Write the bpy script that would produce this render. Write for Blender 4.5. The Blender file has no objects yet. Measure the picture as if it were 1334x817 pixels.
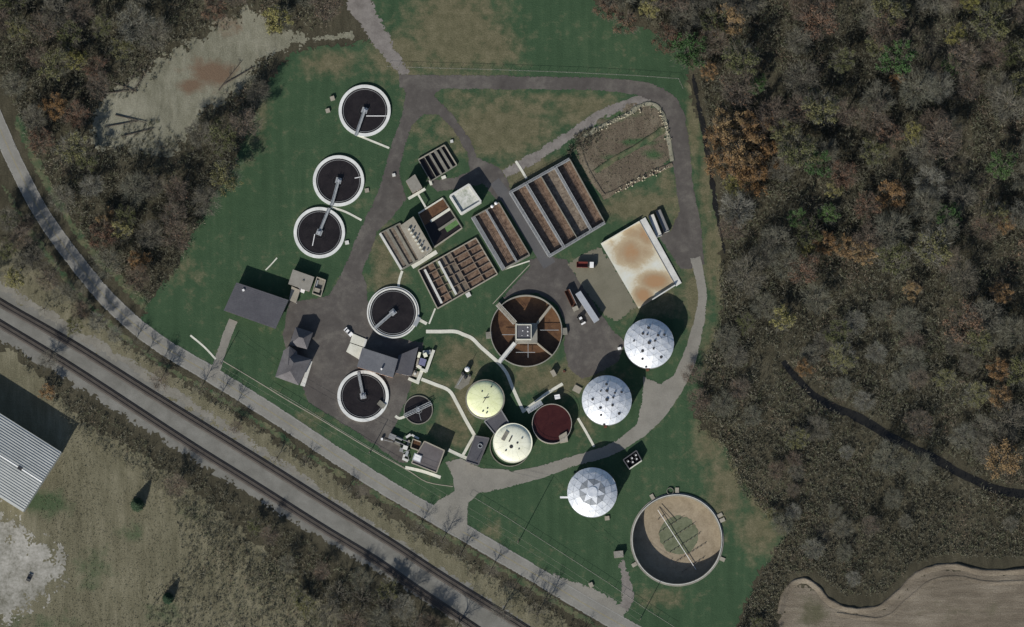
import bpy, bmesh, math, random
import numpy as np
from mathutils import Vector, noise, geometry

# ------------------------------------------------------------------ camera, sky, sun, exposure
SC = bpy.context.scene
COL = SC.collection
W, H, PXM = 1334.0, 817.0, 0.33          # photograph size in pixels, metres on the ground per pixel
TILT, DIST = math.radians(5.0), 2600.0   # seen from high up, a little from the south
CAM = Vector((0, -DIST*math.sin(TILT), DIST*math.cos(TILT)))
cd = bpy.data.cameras.new('camera'); cam = bpy.data.objects.new('camera', cd); COL.objects.link(cam)
cam.location = CAM; cam.rotation_euler = (TILT, 0, 0)
cd.sensor_width = 36.0; cd.lens = 36.0*DIST/(W*PXM); cd.clip_start = 50.0; cd.clip_end = 12000.0
SC.camera = cam

SUN_AZ, SUN_EL = math.radians(208.0), math.radians(31.5)   # compass bearing of the sun (0 = up in the photograph)
world = bpy.data.worlds.new('World'); SC.world = world; world.use_nodes = True
wn = world.node_tree.nodes; wl = world.node_tree.links
sky = wn.new('ShaderNodeTexSky'); sky.sky_type = 'NISHITA'; sky.sun_disc = False
sky.sun_elevation = SUN_EL; sky.sun_rotation = SUN_AZ; sky.altitude = 200
wl.new(sky.outputs[0], wn['Background'].inputs[0]); wn['Background'].inputs[1].default_value = 0.075
sd = bpy.data.lights.new('sun', 'SUN'); sun = bpy.data.objects.new('sun', sd); COL.objects.link(sun)
sd.energy = 4.0; sd.angle = math.radians(0.5); sd.color = (1.0, 0.95, 0.87)
to_sun = Vector((math.sin(SUN_AZ)*math.cos(SUN_EL), math.cos(SUN_AZ)*math.cos(SUN_EL), math.sin(SUN_EL)))
sun.rotation_euler = to_sun.to_track_quat('Z', 'Y').to_euler(); sun.location = to_sun*400
SC.view_settings.view_transform = 'Standard'; SC.view_settings.look = 'None'
SC.view_settings.exposure = 0.25; SC.view_settings.gamma = 1.0; SC.view_settings.use_curve_mapping = False

# ------------------------------------------------------------------ helpers
RND = random.Random(7)
def P(x, y, z=0.0):
    """photograph pixel -> world XY on the level z"""
    a = (x-W/2)*PXM/DIST; b = (H/2-y)*PXM/DIST
    d = Vector((a, math.sin(TILT)+b*math.cos(TILT), -math.cos(TILT)+b*math.sin(TILT)))
    s = (z-CAM.z)/d.z
    return Vector((CAM.x+s*d.x, CAM.y+s*d.y))
def PL(pts, z=0.0): return [P(x, y, z) for x, y in pts]

def tag(o, label=None, cat=None, group=None, kind=None):
    if label: o['label'] = label
    if cat: o['category'] = cat
    if group: o['group'] = group
    if kind: o['kind'] = kind
    return o
def thing(name, label, cat, xy, z=0.0, group=None, rz=0.0):
    o = bpy.data.objects.new(name, None); COL.objects.link(o); o.empty_display_size = 0.5
    o.location = (xy[0], xy[1], z); o.rotation_euler = (0, 0, rz)
    return tag(o, label, cat, group)
def origin(o):
    v = Vector((0, 0, 0))
    while o is not None:
        v += o.location; o = o.parent
    return v
def link(name, me, mat, parent=None):
    o = bpy.data.objects.new(name, me); COL.objects.link(o)
    if mat is not None and len(me.materials) == 0: me.materials.append(mat)
    if parent is not None: o.parent = parent
    return o
class MB:
    """collects shapes in world coordinates; build() links them as one mesh object"""
    def __init__(s): s.v = []; s.f = []
    def prism(s, poly, z0, z1):
        poly = [Vector((p[0], p[1])) for p in poly]
        if sum(poly[i].x*poly[(i+1) % len(poly)].y-poly[(i+1) % len(poly)].x*poly[i].y for i in range(len(poly))) < 0: poly.reverse()
        n = len(poly); b = len(s.v)
        z0 = z0 if hasattr(z0, '__len__') else [z0]*n; z1 = z1 if hasattr(z1, '__len__') else [z1]*n
        s.v += [(p.x, p.y, z) for p, z in zip(poly, z0)]+[(p.x, p.y, z) for p, z in zip(poly, z1)]
        s.f += [tuple(range(b+n-1, b-1, -1)), tuple(range(b+n, b+2*n))]
        s.f += [(b+i, b+(i+1) % n, b+n+(i+1) % n, b+n+i) for i in range(n)]
        return s
    def strip(s, a, b, w, z0, z1):
        a = Vector((a[0], a[1])); b = Vector((b[0], b[1])); d = (b-a).normalized(); n = Vector((-d.y, d.x))*w*0.5
        return s.prism([a+n, a-n, b-n, b+n], z0, z1)
    def box(s, c, sx, sy, z0, z1, rz=0.0):
        co, si = math.cos(rz), math.sin(rz)
        return s.prism([(c[0]+x*co-y*si, c[1]+x*si+y*co) for x, y in ((-sx/2, -sy/2), (sx/2, -sy/2), (sx/2, sy/2), (-sx/2, sy/2))], z0, z1)
    def cyl(s, c, r, z0, z1, n=20, r1=None):
        r1 = r if r1 is None else r1; b = len(s.v)
        for rr, z in ((r, z0), (r1, z1)):
            s.v += [(c[0]+rr*math.cos(2*math.pi*i/n), c[1]+rr*math.sin(2*math.pi*i/n), z) for i in range(n)]
        s.f += [tuple(range(b+n-1, b-1, -1)), tuple(range(b+n, b+2*n))]
        s.f += [(b+i, b+(i+1) % n, b+n+(i+1) % n, b+n+i) for i in range(n)]
        return s
    def ring(s, c, ro, ri, z0, z1, n=96, a0=0.0, a1=None):
        full = a1 is None; a1 = a0+2*math.pi if full else a1; m = n if full else n+1; b = len(s.v)
        for r, z in ((ro, z0), (ro, z1), (ri, z1), (ri, z0)):
            s.v += [(c[0]+r*math.cos(a0+(a1-a0)*i/n), c[1]+r*math.sin(a0+(a1-a0)*i/n), z) for i in range(m)]
        for k in range(4):
            for i in range(n):
                j = (i+1) % m; k2 = (k+1) % 4
                s.f.append((b+k*m+i, b+k*m+j, b+k2*m+j, b+k2*m+i))
        if not full: s.f += [(b, b+m, b+2*m, b+3*m), (b+3*m+n, b+2*m+n, b+m+n, b+n)]
        return s
    def tube(s, a, c, r, r1=None, n=6):
        a = Vector(a); c = Vector(c); r1 = r if r1 is None else r1
        q = (c-a).to_track_quat('Z', 'Y'); b = len(s.v)
        for p, rr in ((a, r), (c, r1)):
            for i in range(n):
                w = q @ Vector((rr*math.cos(2*math.pi*i/n), rr*math.sin(2*math.pi*i/n), 0)); s.v.append(tuple(p+w))
        s.f += [tuple(range(b+n-1, b-1, -1)), tuple(range(b+n, b+2*n))]
        s.f += [(b+i, b+(i+1) % n, b+n+(i+1) % n, b+n+i) for i in range(n)]
        return s
    def poly(s, pts):
        b = len(s.v); s.v += [tuple(p) for p in pts]; s.f.append(tuple(range(b, b+len(pts)))); return s
    def lathe(s, c, prof, n=48, cap=True):
        b = len(s.v)
        for r, z in prof: s.v += [(c[0]+r*math.cos(2*math.pi*i/n), c[1]+r*math.sin(2*math.pi*i/n), z) for i in range(n)]
        for k in range(len(prof)-1):
            for i in range(n): s.f.append((b+k*n+i, b+k*n+(i+1) % n, b+(k+1)*n+(i+1) % n, b+(k+1)*n+i))
        if cap: s.f.append(tuple(range(b+(len(prof)-1)*n, b+len(prof)*n)))
        return s
    def build(s, name, mat, parent=None, smooth=False, loc=None, recalc=False):
        o0 = origin(parent) if parent is not None else (Vector(loc) if loc is not None else Vector((0, 0, 0)))
        me = bpy.data.meshes.new(name)
        me.from_pydata([(v[0]-o0.x, v[1]-o0.y, v[2]-o0.z) for v in s.v], [], s.f)
        if recalc:
            bm = bmesh.new(); bm.from_mesh(me); bmesh.ops.recalc_face_normals(bm, faces=bm.faces); bm.to_mesh(me); bm.free()
        if smooth: me.polygons.foreach_set('use_smooth', [True]*len(me.polygons))
        o = link(name, me, mat, parent)
        if parent is None and loc is not None: o.location = loc
        return o

# ------------------------------------------------------------------ materials
def mat_new(name, rough=0.9, spec=0.25, metal=0.0):
    m = bpy.data.materials.new(name); m.use_nodes = True; nt = m.node_tree; b = nt.nodes['Principled BSDF']
    b.inputs['Roughness'].default_value = rough; b.inputs['Metallic'].default_value = metal
    b.inputs['Specular IOR Level'].default_value = spec
    return m, nt, b
def N(nt, t, **kw):
    n = nt.nodes.new(t)
    for k, v in kw.items():
        if k.startswith('_'): setattr(n, k[1:], v)
        else: n.inputs[k].default_value = v
    return n
def noise_tex(nt, scale, detail=6, rough=0.6, coord='obj', stretch=None, rot=0.0, dist=0.0):
    if coord == 'obj':
        tc = N(nt, 'ShaderNodeTexCoord'); src = tc.outputs['Object']
    else:
        g = N(nt, 'ShaderNodeNewGeometry'); src = g.outputs['Position']
    if stretch or rot:
        mp = N(nt, 'ShaderNodeMapping'); mp.inputs['Rotation'].default_value = (0, 0, rot)
        mp.inputs['Scale'].default_value = stretch or (1, 1, 1); nt.links.new(src, mp.inputs['Vector']); src = mp.outputs[0]
    n = N(nt, 'ShaderNodeTexNoise', Scale=scale, Detail=detail, Roughness=rough, Distortion=dist)
    nt.links.new(src, n.inputs['Vector'])
    return n.outputs['Fac']
def ramp(nt, fac, stops):
    r = N(nt, 'ShaderNodeValToRGB'); e = r.color_ramp.elements
    while len(e) < len(stops): e.new(0.5)
    for i, (p, c) in enumerate(stops): e[i].position = p; e[i].color = (*c, 1) if len(c) == 3 else c
    nt.links.new(fac, r.inputs[0]); return r.outputs[0]
def mixc(nt, fac, a, b, mode='MIX'):
    m = N(nt, 'ShaderNodeMix', _data_type='RGBA', _blend_type=mode)
    for i, v in ((6, a), (7, b)):
        if isinstance(v, tuple): m.inputs[i].default_value = (*v, 1)
        else: nt.links.new(v, m.inputs[i])
    if isinstance(fac, (int, float)): m.inputs[0].default_value = fac
    else: nt.links.new(fac, m.inputs[0])
    return m.outputs[2]
def maprange(nt, v, a, b, c=0.0, d=1.0):
    m = N(nt, 'ShaderNodeMapRange'); m.inputs[1].default_value = a; m.inputs[2].default_value = b
    m.inputs[3].default_value = c; m.inputs[4].default_value = d; nt.links.new(v, m.inputs[0]); return m.outputs[0]
def math_n(nt, op, a, b):
    m = N(nt, 'ShaderNodeMath', _operation=op)
    for i, v in ((0, a), (1, b)):
        if isinstance(v, (int, float)): m.inputs[i].default_value = v
        else: nt.links.new(v, m.inputs[i])
    return m.outputs[0]
def bump(nt, b, h, strength=0.5, dist=0.2):
    n = N(nt, 'ShaderNodeBump', Strength=strength, Distance=dist); nt.links.new(h, n.inputs['Height']); nt.links.new(n.outputs[0], b.inputs['Normal'])
def attr(nt, name):
    a = N(nt, 'ShaderNodeAttribute', _attribute_name=name); return a.outputs['Fac']

M = {}
def speckled(key, dark, light, big=0.08, fine=1.3, rough=0.9, spec=0.25, metal=0.0, bumpd=0.05, contrast=(0.32, 0.7)):
    """weathered surface: broad stains and fine grain between two tones"""
    m, nt, b = mat_new(key, rough, spec, metal)
    n1 = noise_tex(nt, big, 5, 0.62, 'geo'); n2 = noise_tex(nt, fine, 4, 0.7, 'geo')
    f = math_n(nt, 'ADD', math_n(nt, 'MULTIPLY', n1, 0.6), math_n(nt, 'MULTIPLY', n2, 0.4))
    nt.links.new(ramp(nt, f, [(contrast[0], dark), (contrast[1], light)]), b.inputs['Base Color'])
    if bumpd: bump(nt, b, n2, 0.5, bumpd)
    M[key] = m; return m
def asphalt(key, a, b_, c):
    m, nt, b = mat_new(key, .92, .2)
    n1 = noise_tex(nt, .06, 6, .62, 'geo', None, 0, .8); n2 = noise_tex(nt, 2.0, 4, .7, 'geo'); n3 = noise_tex(nt, .35, 4, .6, 'geo')
    f = math_n(nt, 'ADD', math_n(nt, 'MULTIPLY', n1, .55), math_n(nt, 'ADD', math_n(nt, 'MULTIPLY', n2, .2), math_n(nt, 'MULTIPLY', n3, .25)))
    nt.links.new(ramp(nt, f, [(.34, a), (.5, b_), (.64, c)]), b.inputs['Base Color']); bump(nt, b, n2, .5, .05); M[key] = m
asphalt('yard_asphalt', (0.060, 0.054, 0.050), (0.090, 0.082, 0.075), (0.146, 0.135, 0.118))
speckled('strip_asphalt', (0.075, 0.075, 0.078), (0.12, 0.118, 0.118), 0.09, 2.0)
speckled('road_asphalt', (0.165, 0.160, 0.142), (0.265, 0.260, 0.235), 0.12, 1.6)
speckled('pale_drive', (0.170, 0.162, 0.140), (0.275, 0.263, 0.230), 0.10, 1.8)
speckled('gravel_track', (0.12, 0.108, 0.098), (0.26, 0.24, 0.22), 0.25, 2.2)
speckled('shoulder_gravel', (0.13, 0.122, 0.10), (0.27, 0.258, 0.222), 0.15, 1.8)
speckled('pad_gravel', (0.13, 0.122, 0.088), (0.20, 0.188, 0.14), 0.12, 2.0)
speckled('limestone_yard', (0.14, 0.135, 0.105), (0.44, 0.425, 0.385), 0.07, 0.7, contrast=(0.38, 0.64))
speckled('white_concrete', (0.46, 0.46, 0.43), (0.68, 0.68, 0.64), 0.25, 2.0)
speckled('rim_concrete', (0.50, 0.51, 0.49), (0.78, 0.79, 0.76), 0.3, 1.5)
speckled('path_concrete', (0.48, 0.48, 0.41), (0.72, 0.71, 0.62), 0.25, 1.6)
speckled('old_concrete', (0.13, 0.125, 0.105), (0.27, 0.26, 0.22), 0.25, 2.0)
speckled('grey_concrete', (0.16, 0.165, 0.17), (0.28, 0.285, 0.285), 0.3, 2.0)
speckled('beige_concrete', (0.24, 0.22, 0.175), (0.38, 0.35, 0.29), 0.25, 2.0)
speckled('tank_wall', (0.17, 0.165, 0.145), (0.32, 0.31, 0.27), 0.3, 1.5)
speckled('dark_roof', (0.068, 0.068, 0.078), (0.105, 0.105, 0.115), 0.15, 1.2)
speckled('membrane_roof', (0.095, 0.085, 0.085), (0.14, 0.13, 0.132), 0.2, 1.0)
speckled('shingle_roof', (0.085, 0.08, 0.085), (0.16, 0.155, 0.16), 0.2, 1.6)
speckled('cool_shingle', (0.10, 0.105, 0.118), (0.16, 0.165, 0.178), 0.2, 1.6)
speckled('tan_roof', (0.19, 0.18, 0.155), (0.30, 0.285, 0.25), 0.3, 1.5)
speckled('brick_wall', (0.16, 0.10, 0.07), (0.27, 0.17, 0.12), 0.6, 3.0)
speckled('pale_wall', (0.42, 0.41, 0.37), (0.58, 0.57, 0.52), 0.4, 2.0)
speckled('galvanised', (0.26, 0.28, 0.29), (0.40, 0.42, 0.43), 0.5, 2.0, 0.6, 0.4, 0.2)
speckled('dark_metal', (0.02, 0.02, 0.022), (0.05, 0.05, 0.05), 0.5, 2.0, 0.6, 0.4)
speckled('rusty_metal', (0.05, 0.022, 0.014), (0.14, 0.055, 0.03), 0.7, 2.5, 0.8, 0.3)
speckled('cream_paint', (0.72, 0.72, 0.56), (0.86, 0.86, 0.70), 0.25, 1.4, 0.55, 0.4, contrast=(0.36, 0.6))
speckled('yellow_paint', (0.68, 0.72, 0.40), (0.82, 0.85, 0.54), 0.25, 1.4, 0.55, 0.4, contrast=(0.36, 0.6))
speckled('white_paint', (0.70, 0.70, 0.69), (0.84, 0.84, 0.83), 0.4, 2.0, 0.5, 0.4)
speckled('grey_paint', (0.30, 0.32, 0.35), (0.40, 0.42, 0.45), 0.4, 2.0, 0.5, 0.4)
speckled('blue_grey_paint', (0.11, 0.11, 0.19), (0.22, 0.22, 0.34), 0.8, 3.0, 0.6, 0.4)
speckled('aluminium', (0.50, 0.54, 0.60), (0.72, 0.745, 0.77), 0.35, 1.2, 0.5, 0.5, 0.2, 0.0, (0.36, 0.6))
speckled('shell_and_reflection', (0.20, 0.22, 0.24), (0.36, 0.38, 0.40), 0.35, 1.2, 0.6, 0.5, 0.3, 0.0)
speckled('ballast', (0.118, 0.115, 0.100), (0.222, 0.218, 0.196), 0.12, 2.6, contrast=(0.34, 0.66), bumpd=0.15)
speckled('oily_ballast', (0.05, 0.045, 0.04), (0.11, 0.10, 0.09), 0.2, 2.2, bumpd=0.12)
speckled('sleeper_wood', (0.04, 0.033, 0.028), (0.085, 0.075, 0.065), 0.6, 3.0)
speckled('rail_steel', (0.10, 0.085, 0.075), (0.17, 0.15, 0.135), 0.5, 2.5, 0.5, 0.4, 0.4)
speckled('bark', (0.045, 0.038, 0.03), (0.12, 0.105, 0.088), 0.8, 4.0)
speckled('pale_rock', (0.30, 0.27, 0.19), (0.60, 0.55, 0.42), 0.5, 3.0)
speckled('rubber', (0.012, 0.012, 0.012), (0.03, 0.03, 0.03), 0.8, 4.0)
speckled('pole_wood', (0.06, 0.05, 0.04), (0.12, 0.10, 0.08), 0.8, 4.0)
speckled('rust_red_paint', (0.10, 0.018, 0.014), (0.17, 0.035, 0.026), 0.6, 3.0, 0.6, 0.4)

def grass_mat():
    m, nt, b = mat_new('lawn_grass', 0.95, 0.1)
    big = noise_tex(nt, 0.035, 6, 0.62, 'geo'); mid = noise_tex(nt, 0.22, 5, 0.65, 'geo'); fine = noise_tex(nt, 1.5, 4, 0.75, 'geo')
    mow = noise_tex(nt, 0.35, 3, 0.5, 'geo', (1.0, 0.06, 1), math.radians(-24))
    f = math_n(nt, 'ADD', math_n(nt, 'ADD', math_n(nt, 'MULTIPLY', big, 0.3), math_n(nt, 'MULTIPLY', fine, 0.25)), math_n(nt, 'ADD', math_n(nt, 'MULTIPLY', mid, 0.2), math_n(nt, 'MULTIPLY', mow, 0.25)))
    green = ramp(nt, f, [(0.33, (0.029, 0.056, 0.029)), (0.50, (0.044, 0.080, 0.042)), (0.68, (0.073, 0.112, 0.060))])
    dry = ramp(nt, math_n(nt, 'ADD', math_n(nt, 'MULTIPLY', mid, 0.5), math_n(nt, 'MULTIPLY', fine, 0.5)), [(0.33, (0.075, 0.075, 0.042)), (0.5, (0.125, 0.115, 0.068)), (0.66, (0.185, 0.165, 0.105))])
    d = math_n(nt, 'ADD', attr(nt, 'dry'), math_n(nt, 'MULTIPLY', math_n(nt, 'SUBTRACT', mid, 0.5), 1.5))
    d = math_n(nt, 'ADD', d, math_n(nt, 'MULTIPLY', math_n(nt, 'SUBTRACT', big, 0.5), 0.7))
    nt.links.new(mixc(nt, maprange(nt, d, 0.10, 0.62, 0.0, 0.94), green, dry), b.inputs['Base Color'])
    bump(nt, b, fine, 0.7, 0.25); M['lawn'] = m
grass_mat()
def meadow_mat(key, cols, wet, streak=(1, 0.25, 1), rot=0.9):
    m, nt, b = mat_new(key, 0.95, 0.1)
    big = noise_tex(nt, 0.05, 6, 0.65, 'geo'); mid = noise_tex(nt, 0.35, 5, 0.7, 'geo', streak, rot); fine = noise_tex(nt, 1.8, 4, 0.75, 'geo')
    f = math_n(nt, 'ADD', math_n(nt, 'MULTIPLY', big, 0.3), math_n(nt, 'ADD', math_n(nt, 'MULTIPLY', mid, 0.35), math_n(nt, 'MULTIPLY', fine, 0.35)))
    c = ramp(nt, f, [(0.34, cols[0]), (0.5, cols[1]), (0.66, cols[2])])
    d = math_n(nt, 'ADD', attr(nt, 'dry'), math_n(nt, 'MULTIPLY', math_n(nt, 'SUBTRACT', noise_tex(nt, 0.13, 5, 0.65, 'geo'), 0.5), 1.6))
    nt.links.new(mixc(nt, maprange(nt, d, 0.25, 0.75), c, wet), b.inputs['Base Color'])
    bump(nt, b, math_n(nt, 'ADD', fine, mid), 0.8, 0.3); M[key] = m
meadow_mat('dry_meadow', ((0.072, 0.068, 0.042), (0.150, 0.140, 0.092), (0.255, 0.235, 0.165)), (0.065, 0.092, 0.048), (1, .14, 1), .62)
meadow_mat('wood_floor', ((0.028, 0.026, 0.018), (0.060, 0.055, 0.037), (0.112, 0.102, 0.070)), (0.13, 0.115, 0.09))
meadow_mat('dead_grass', ((0.10, 0.098, 0.068), (0.20, 0.195, 0.145), (0.31, 0.30, 0.235)), (0.155, 0.110, 0.075), (1, 0.3, 1), 0.3)
meadow_mat('crop_stubble', ((0.075, 0.062, 0.046), (0.165, 0.140, 0.106), (0.29, 0.255, 0.20)), (0.10, 0.095, 0.06), (0.16, 1, 1), 0.12)
meadow_mat('bed_soil', ((0.075, 0.06, 0.045), (0.135, 0.112, 0.082), (0.215, 0.19, 0.14)), (0.055, 0.095, 0.045))
meadow_mat('pad_slab', ((0.46, 0.46, 0.40), (0.56, 0.57, 0.51), (0.64, 0.65, 0.59)), (0.36, 0.265, 0.16), (1, 0.5, 1), 0.5)

def stained_slab():
    m, nt, b = mat_new('pad_slab', .9, .2)
    n1 = noise_tex(nt, .16, 6, .68, 'geo', None, 0, .7); n2 = noise_tex(nt, 1.4, 4, .7, 'geo')
    d = math_n(nt, 'ADD', attr(nt, 'dry'), math_n(nt, 'ADD', math_n(nt, 'MULTIPLY', math_n(nt, 'SUBTRACT', n1, .5), .75), math_n(nt, 'MULTIPLY', math_n(nt, 'SUBTRACT', n2, .5), .30)))
    nt.links.new(ramp(nt, d, [(.06, (.60, .61, .55)), (.28, (.57, .54, .43)), (.46, (.44, .36, .24)), (.72, (.355, .265, .165)), (.98, (.35, .215, .115))]), b.inputs['Base Color']); bump(nt, b, n2, .3, .05); M['pad_slab'] = m
stained_slab()
def water_mat(key, a, c, scale, rough=0.25, bd=0.03, fine=3.0):
    m, nt, b = mat_new(key, rough, 0.4)
    n1 = noise_tex(nt, scale, 6, 0.7, 'geo', None, 0, 0.6); n2 = noise_tex(nt, fine, 3, 0.7, 'geo')
    f = math_n(nt, 'ADD', math_n(nt, 'MULTIPLY', n1, 0.65), math_n(nt, 'MULTIPLY', n2, 0.35))
    nt.links.new(ramp(nt, f, [(0.36, a), (0.64, c)]), b.inputs['Base Color']); bump(nt, b, n2, 0.4, bd); M[key] = m
water_mat('clear_dark_water', (0.010, 0.008, 0.0085), (0.024, 0.020, 0.020), 0.25, 0.35)
water_mat('aerated_water', (0.040, 0.020, 0.011), (0.24, 0.165, 0.115), 0.6, 0.6, 0.2, 1.6)
water_mat('greyer_aerated_water', (0.055, 0.038, 0.026), (0.26, 0.215, 0.165), 0.7, 0.6, 0.2, 1.6)
water_mat('scummy_water', (0.075, 0.060, 0.045), (0.22, 0.185, 0.145), 0.5, 0.6, 0.15, 2.0)
water_mat('brown_sludge', (0.055, 0.026, 0.013), (0.15, 0.080, 0.038), 0.35, 0.5, 0.1)
water_mat('red_liquor', (0.030, 0.007, 0.007), (0.055, 0.016, 0.014), 0.3, 0.3)
water_mat('tan_sludge', (0.21, 0.17, 0.115), (0.34, 0.285, 0.205), 0.2, 0.9, 0.08, 1.5)
water_mat('green_scum', (0.085, 0.10, 0.055), (0.16, 0.175, 0.11), 0.4, 0.8, 0.05, 1.5)
water_mat('stream_and_gap_shade', (0.010, 0.010, 0.009), (0.022, 0.021, 0.018), 0.3, 0.15)
water_mat('algae', (0.05, 0.12, 0.035), (0.12, 0.22, 0.08), 0.6, 0.8)

# ------------------------------------------------------------------ ground sheets
def densify(poly, step, closed=True, jit=0.0, seed=0.0):
    out = []; n = len(poly)
    for i in range(n if closed else n-1):
        a = poly[i]; b = poly[(i+1) % n]; k = max(1, int((b-a).length/step))
        for j in range(k): out.append(a+(b-a)*(j/k))
    if not closed: out.append(poly[-1])
    if jit:
        o2 = []
        for p in out:
            q = Vector((p.x*0.16+seed, p.y*0.16, seed)); q2 = q*3.7
            o2.append(p+Vector((noise.noise(q)+0.5*noise.noise(q2), noise.noise(q+Vector((31, 7, 3)))+0.5*noise.noise(q2+Vector((9, 5, 1)))))*jit)
        out = o2
    return out
def smooth(pts, k=6, closed=False):
    n = len(pts); out = []
    for i in range(n if closed else n-1):
        g = lambda j: pts[j % n] if closed else pts[min(max(j, 0), n-1)]
        a, b, c, d = g(i-1), g(i), g(i+1), g(i+2)
        for j in range(k):
            t = j/k
            out.append(0.5*((2*b)+(c-a)*t+(2*a-5*b+4*c-d)*t*t+(3*b-a-3*c+d)*t*t*t))
    if not closed: out.append(pts[-1])
    return out
def stroke(pts, w, z=0.0, k=6):
    """outline of a strip along a pixel polyline; w = width in pixels (number or one per point)"""
    ws = w if hasattr(w, '__len__') else [w]*len(pts)
    p3 = smooth([Vector((*P(x, y, z), ww*PXM)) for (x, y), ww in zip(pts, ws)], k)
    L, R_ = [], []
    for i, p in enumerate(p3):
        a = p3[max(i-1, 0)]; b = p3[min(i+1, len(p3)-1)]; d = Vector((b.x-a.x, b.y-a.y)).normalized(); n = Vector((-d.y, d.x))
        L.append(Vector((p.x, p.y))+n*p.z/2); R_.append(Vector((p.x, p.y))-n*p.z/2)
    return L+R_[::-1]
def inside(pts, poly):
    x, y = pts[:, 0], pts[:, 1]; r = np.zeros(len(pts), bool); q = np.array([(p[0], p[1]) for p in poly])
    for (x0, y0), (x1, y1) in zip(q, np.roll(q, -1, 0)):
        if y0 == y1: continue
        c = ((y0 > y) != (y1 > y)) & (x < (x1-x0)*(y-y0)/(y1-y0)+x0); r ^= c
    return r
def circle(c, r, n=64): return [Vector((c[0]+r*math.cos(2*math.pi*i/n), c[1]+r*math.sin(2*math.pi*i/n))) for i in range(n)]
def blob(p, blobs):
    """soft patches, blobs = (px, py, rx, ry, amount) in photograph pixels"""
    r = np.zeros(len(p))
    for x, y, rx, ry, a in blobs:
        c = P(x, y); r = np.maximum(r, a*np.exp(-(((p[:, 0]-c.x)/(rx*PXM))**2+((p[:, 1]-c.y)/(ry*PXM))**2)))
    return r
def edge_dist(p, polys):
    d = np.full(len(p), 1e9)
    for pl in polys:
        q = np.array([(v[0], v[1]) for v in pl]); r = np.roll(q, -1, 0)
        for a, b in zip(q, r):
            ab = b-a; L2 = ab@ab
            if L2 < 1e-9: continue
            t = np.clip(((p-a)@ab)/L2, 0, 1); d = np.minimum(d, np.hypot(*(p-a-t[:, None]*ab).T))
    return d
def sheet(name, polys, z, mat, holes=(), grid=None, jit=0.0, dry=None, height=None, label=None, fray=0.0):
    V, E = [], []
    ds = []
    for i, pl in enumerate(polys):
        d = densify(pl, 1.5 if jit else 4.0, True, jit, i*3.1+z*50); ds.append(d)
    for d in ds+[list(h) for h in holes]:
        b = len(V); V += [Vector((p[0], p[1])) for p in d]; E += [(b+i, b+(i+1) % len(d)) for i in range(len(d))]
    if grid:
        A = np.array([(v.x, v.y) for v in V]); lo, hi = A.min(0), A.max(0)
        gx, gy = np.meshgrid(np.arange(lo[0], hi[0], grid), np.arange(lo[1], hi[1], grid)); g = np.stack([gx.ravel(), gy.ravel()], 1)
        g += np.random.RandomState(3).uniform(-0.3, 0.3, g.shape)*grid
        k = np.zeros(len(g), bool)
        for d in ds: k |= inside(g, d)
        V += [Vector(p) for p in g[k]]
    v, e, f, *_ = geometry.delaunay_2d_cdt(V, E, [], 0, 1e-4)
    v = np.array([(p.x, p.y) for p in v]); f = np.array([t for t in f if len(t) == 3])
    c = v[f].mean(1); k = np.zeros(len(f), bool)
    for d in ds: k |= inside(c, d)
    for h in holes: k &= ~inside(c, h)
    if fray:      # the edge breaks up into tongues and islands over the width of the fray
        dd = np.minimum(edge_dist(c, ds[:1]), 1e9) if len(ds) == 1 else np.max([np.where(inside(c, d), edge_dist(c, [d]), 0) for d in ds], 0)
        near = np.nonzero(k & (dd < fray))[0]
        for i in near:
            q = Vector((c[i, 0], c[i, 1], z*90)); v01 = .5+.42*noise.noise(q*.22)+.32*noise.noise(q*.9)+.16*noise.noise(q*2.3)
            if v01 > .28+.62*dd[i]/fray: k[i] = False
    f = f[k]; used = np.unique(f); mp = -np.ones(len(v), int); mp[used] = np.arange(len(used)); v = v[used]; f = mp[f]
    a = v[f]; area = (a[:, 1, 0]-a[:, 0, 0])*(a[:, 2, 1]-a[:, 0, 1])-(a[:, 2, 0]-a[:, 0, 0])*(a[:, 1, 1]-a[:, 0, 1])
    f[area < 0] = f[area < 0][:, ::-1]
    zz = np.full(len(v), z) if height is None else z+height(v)
    me = bpy.data.meshes.new(name); me.from_pydata(np.column_stack([v, zz]).tolist(), [], f.tolist())
    at = me.attributes.new('dry', 'FLOAT', 'POINT'); at.data.foreach_set('value', (np.zeros(len(v)) if dry is None else dry(v)).astype(np.float32))
    if height is not None: me.polygons.foreach_set('use_smooth', [True]*len(f))
    o = link(name, me, mat); return tag(o, label, kind='structure')

BT, BTR = P(882, 703, 0.9), 58.5*PXM      # big storage tank, bottom right
CT, CTR = P(685.5, 431, 1.9), 47*PXM    # round aeration tank, centre
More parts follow.
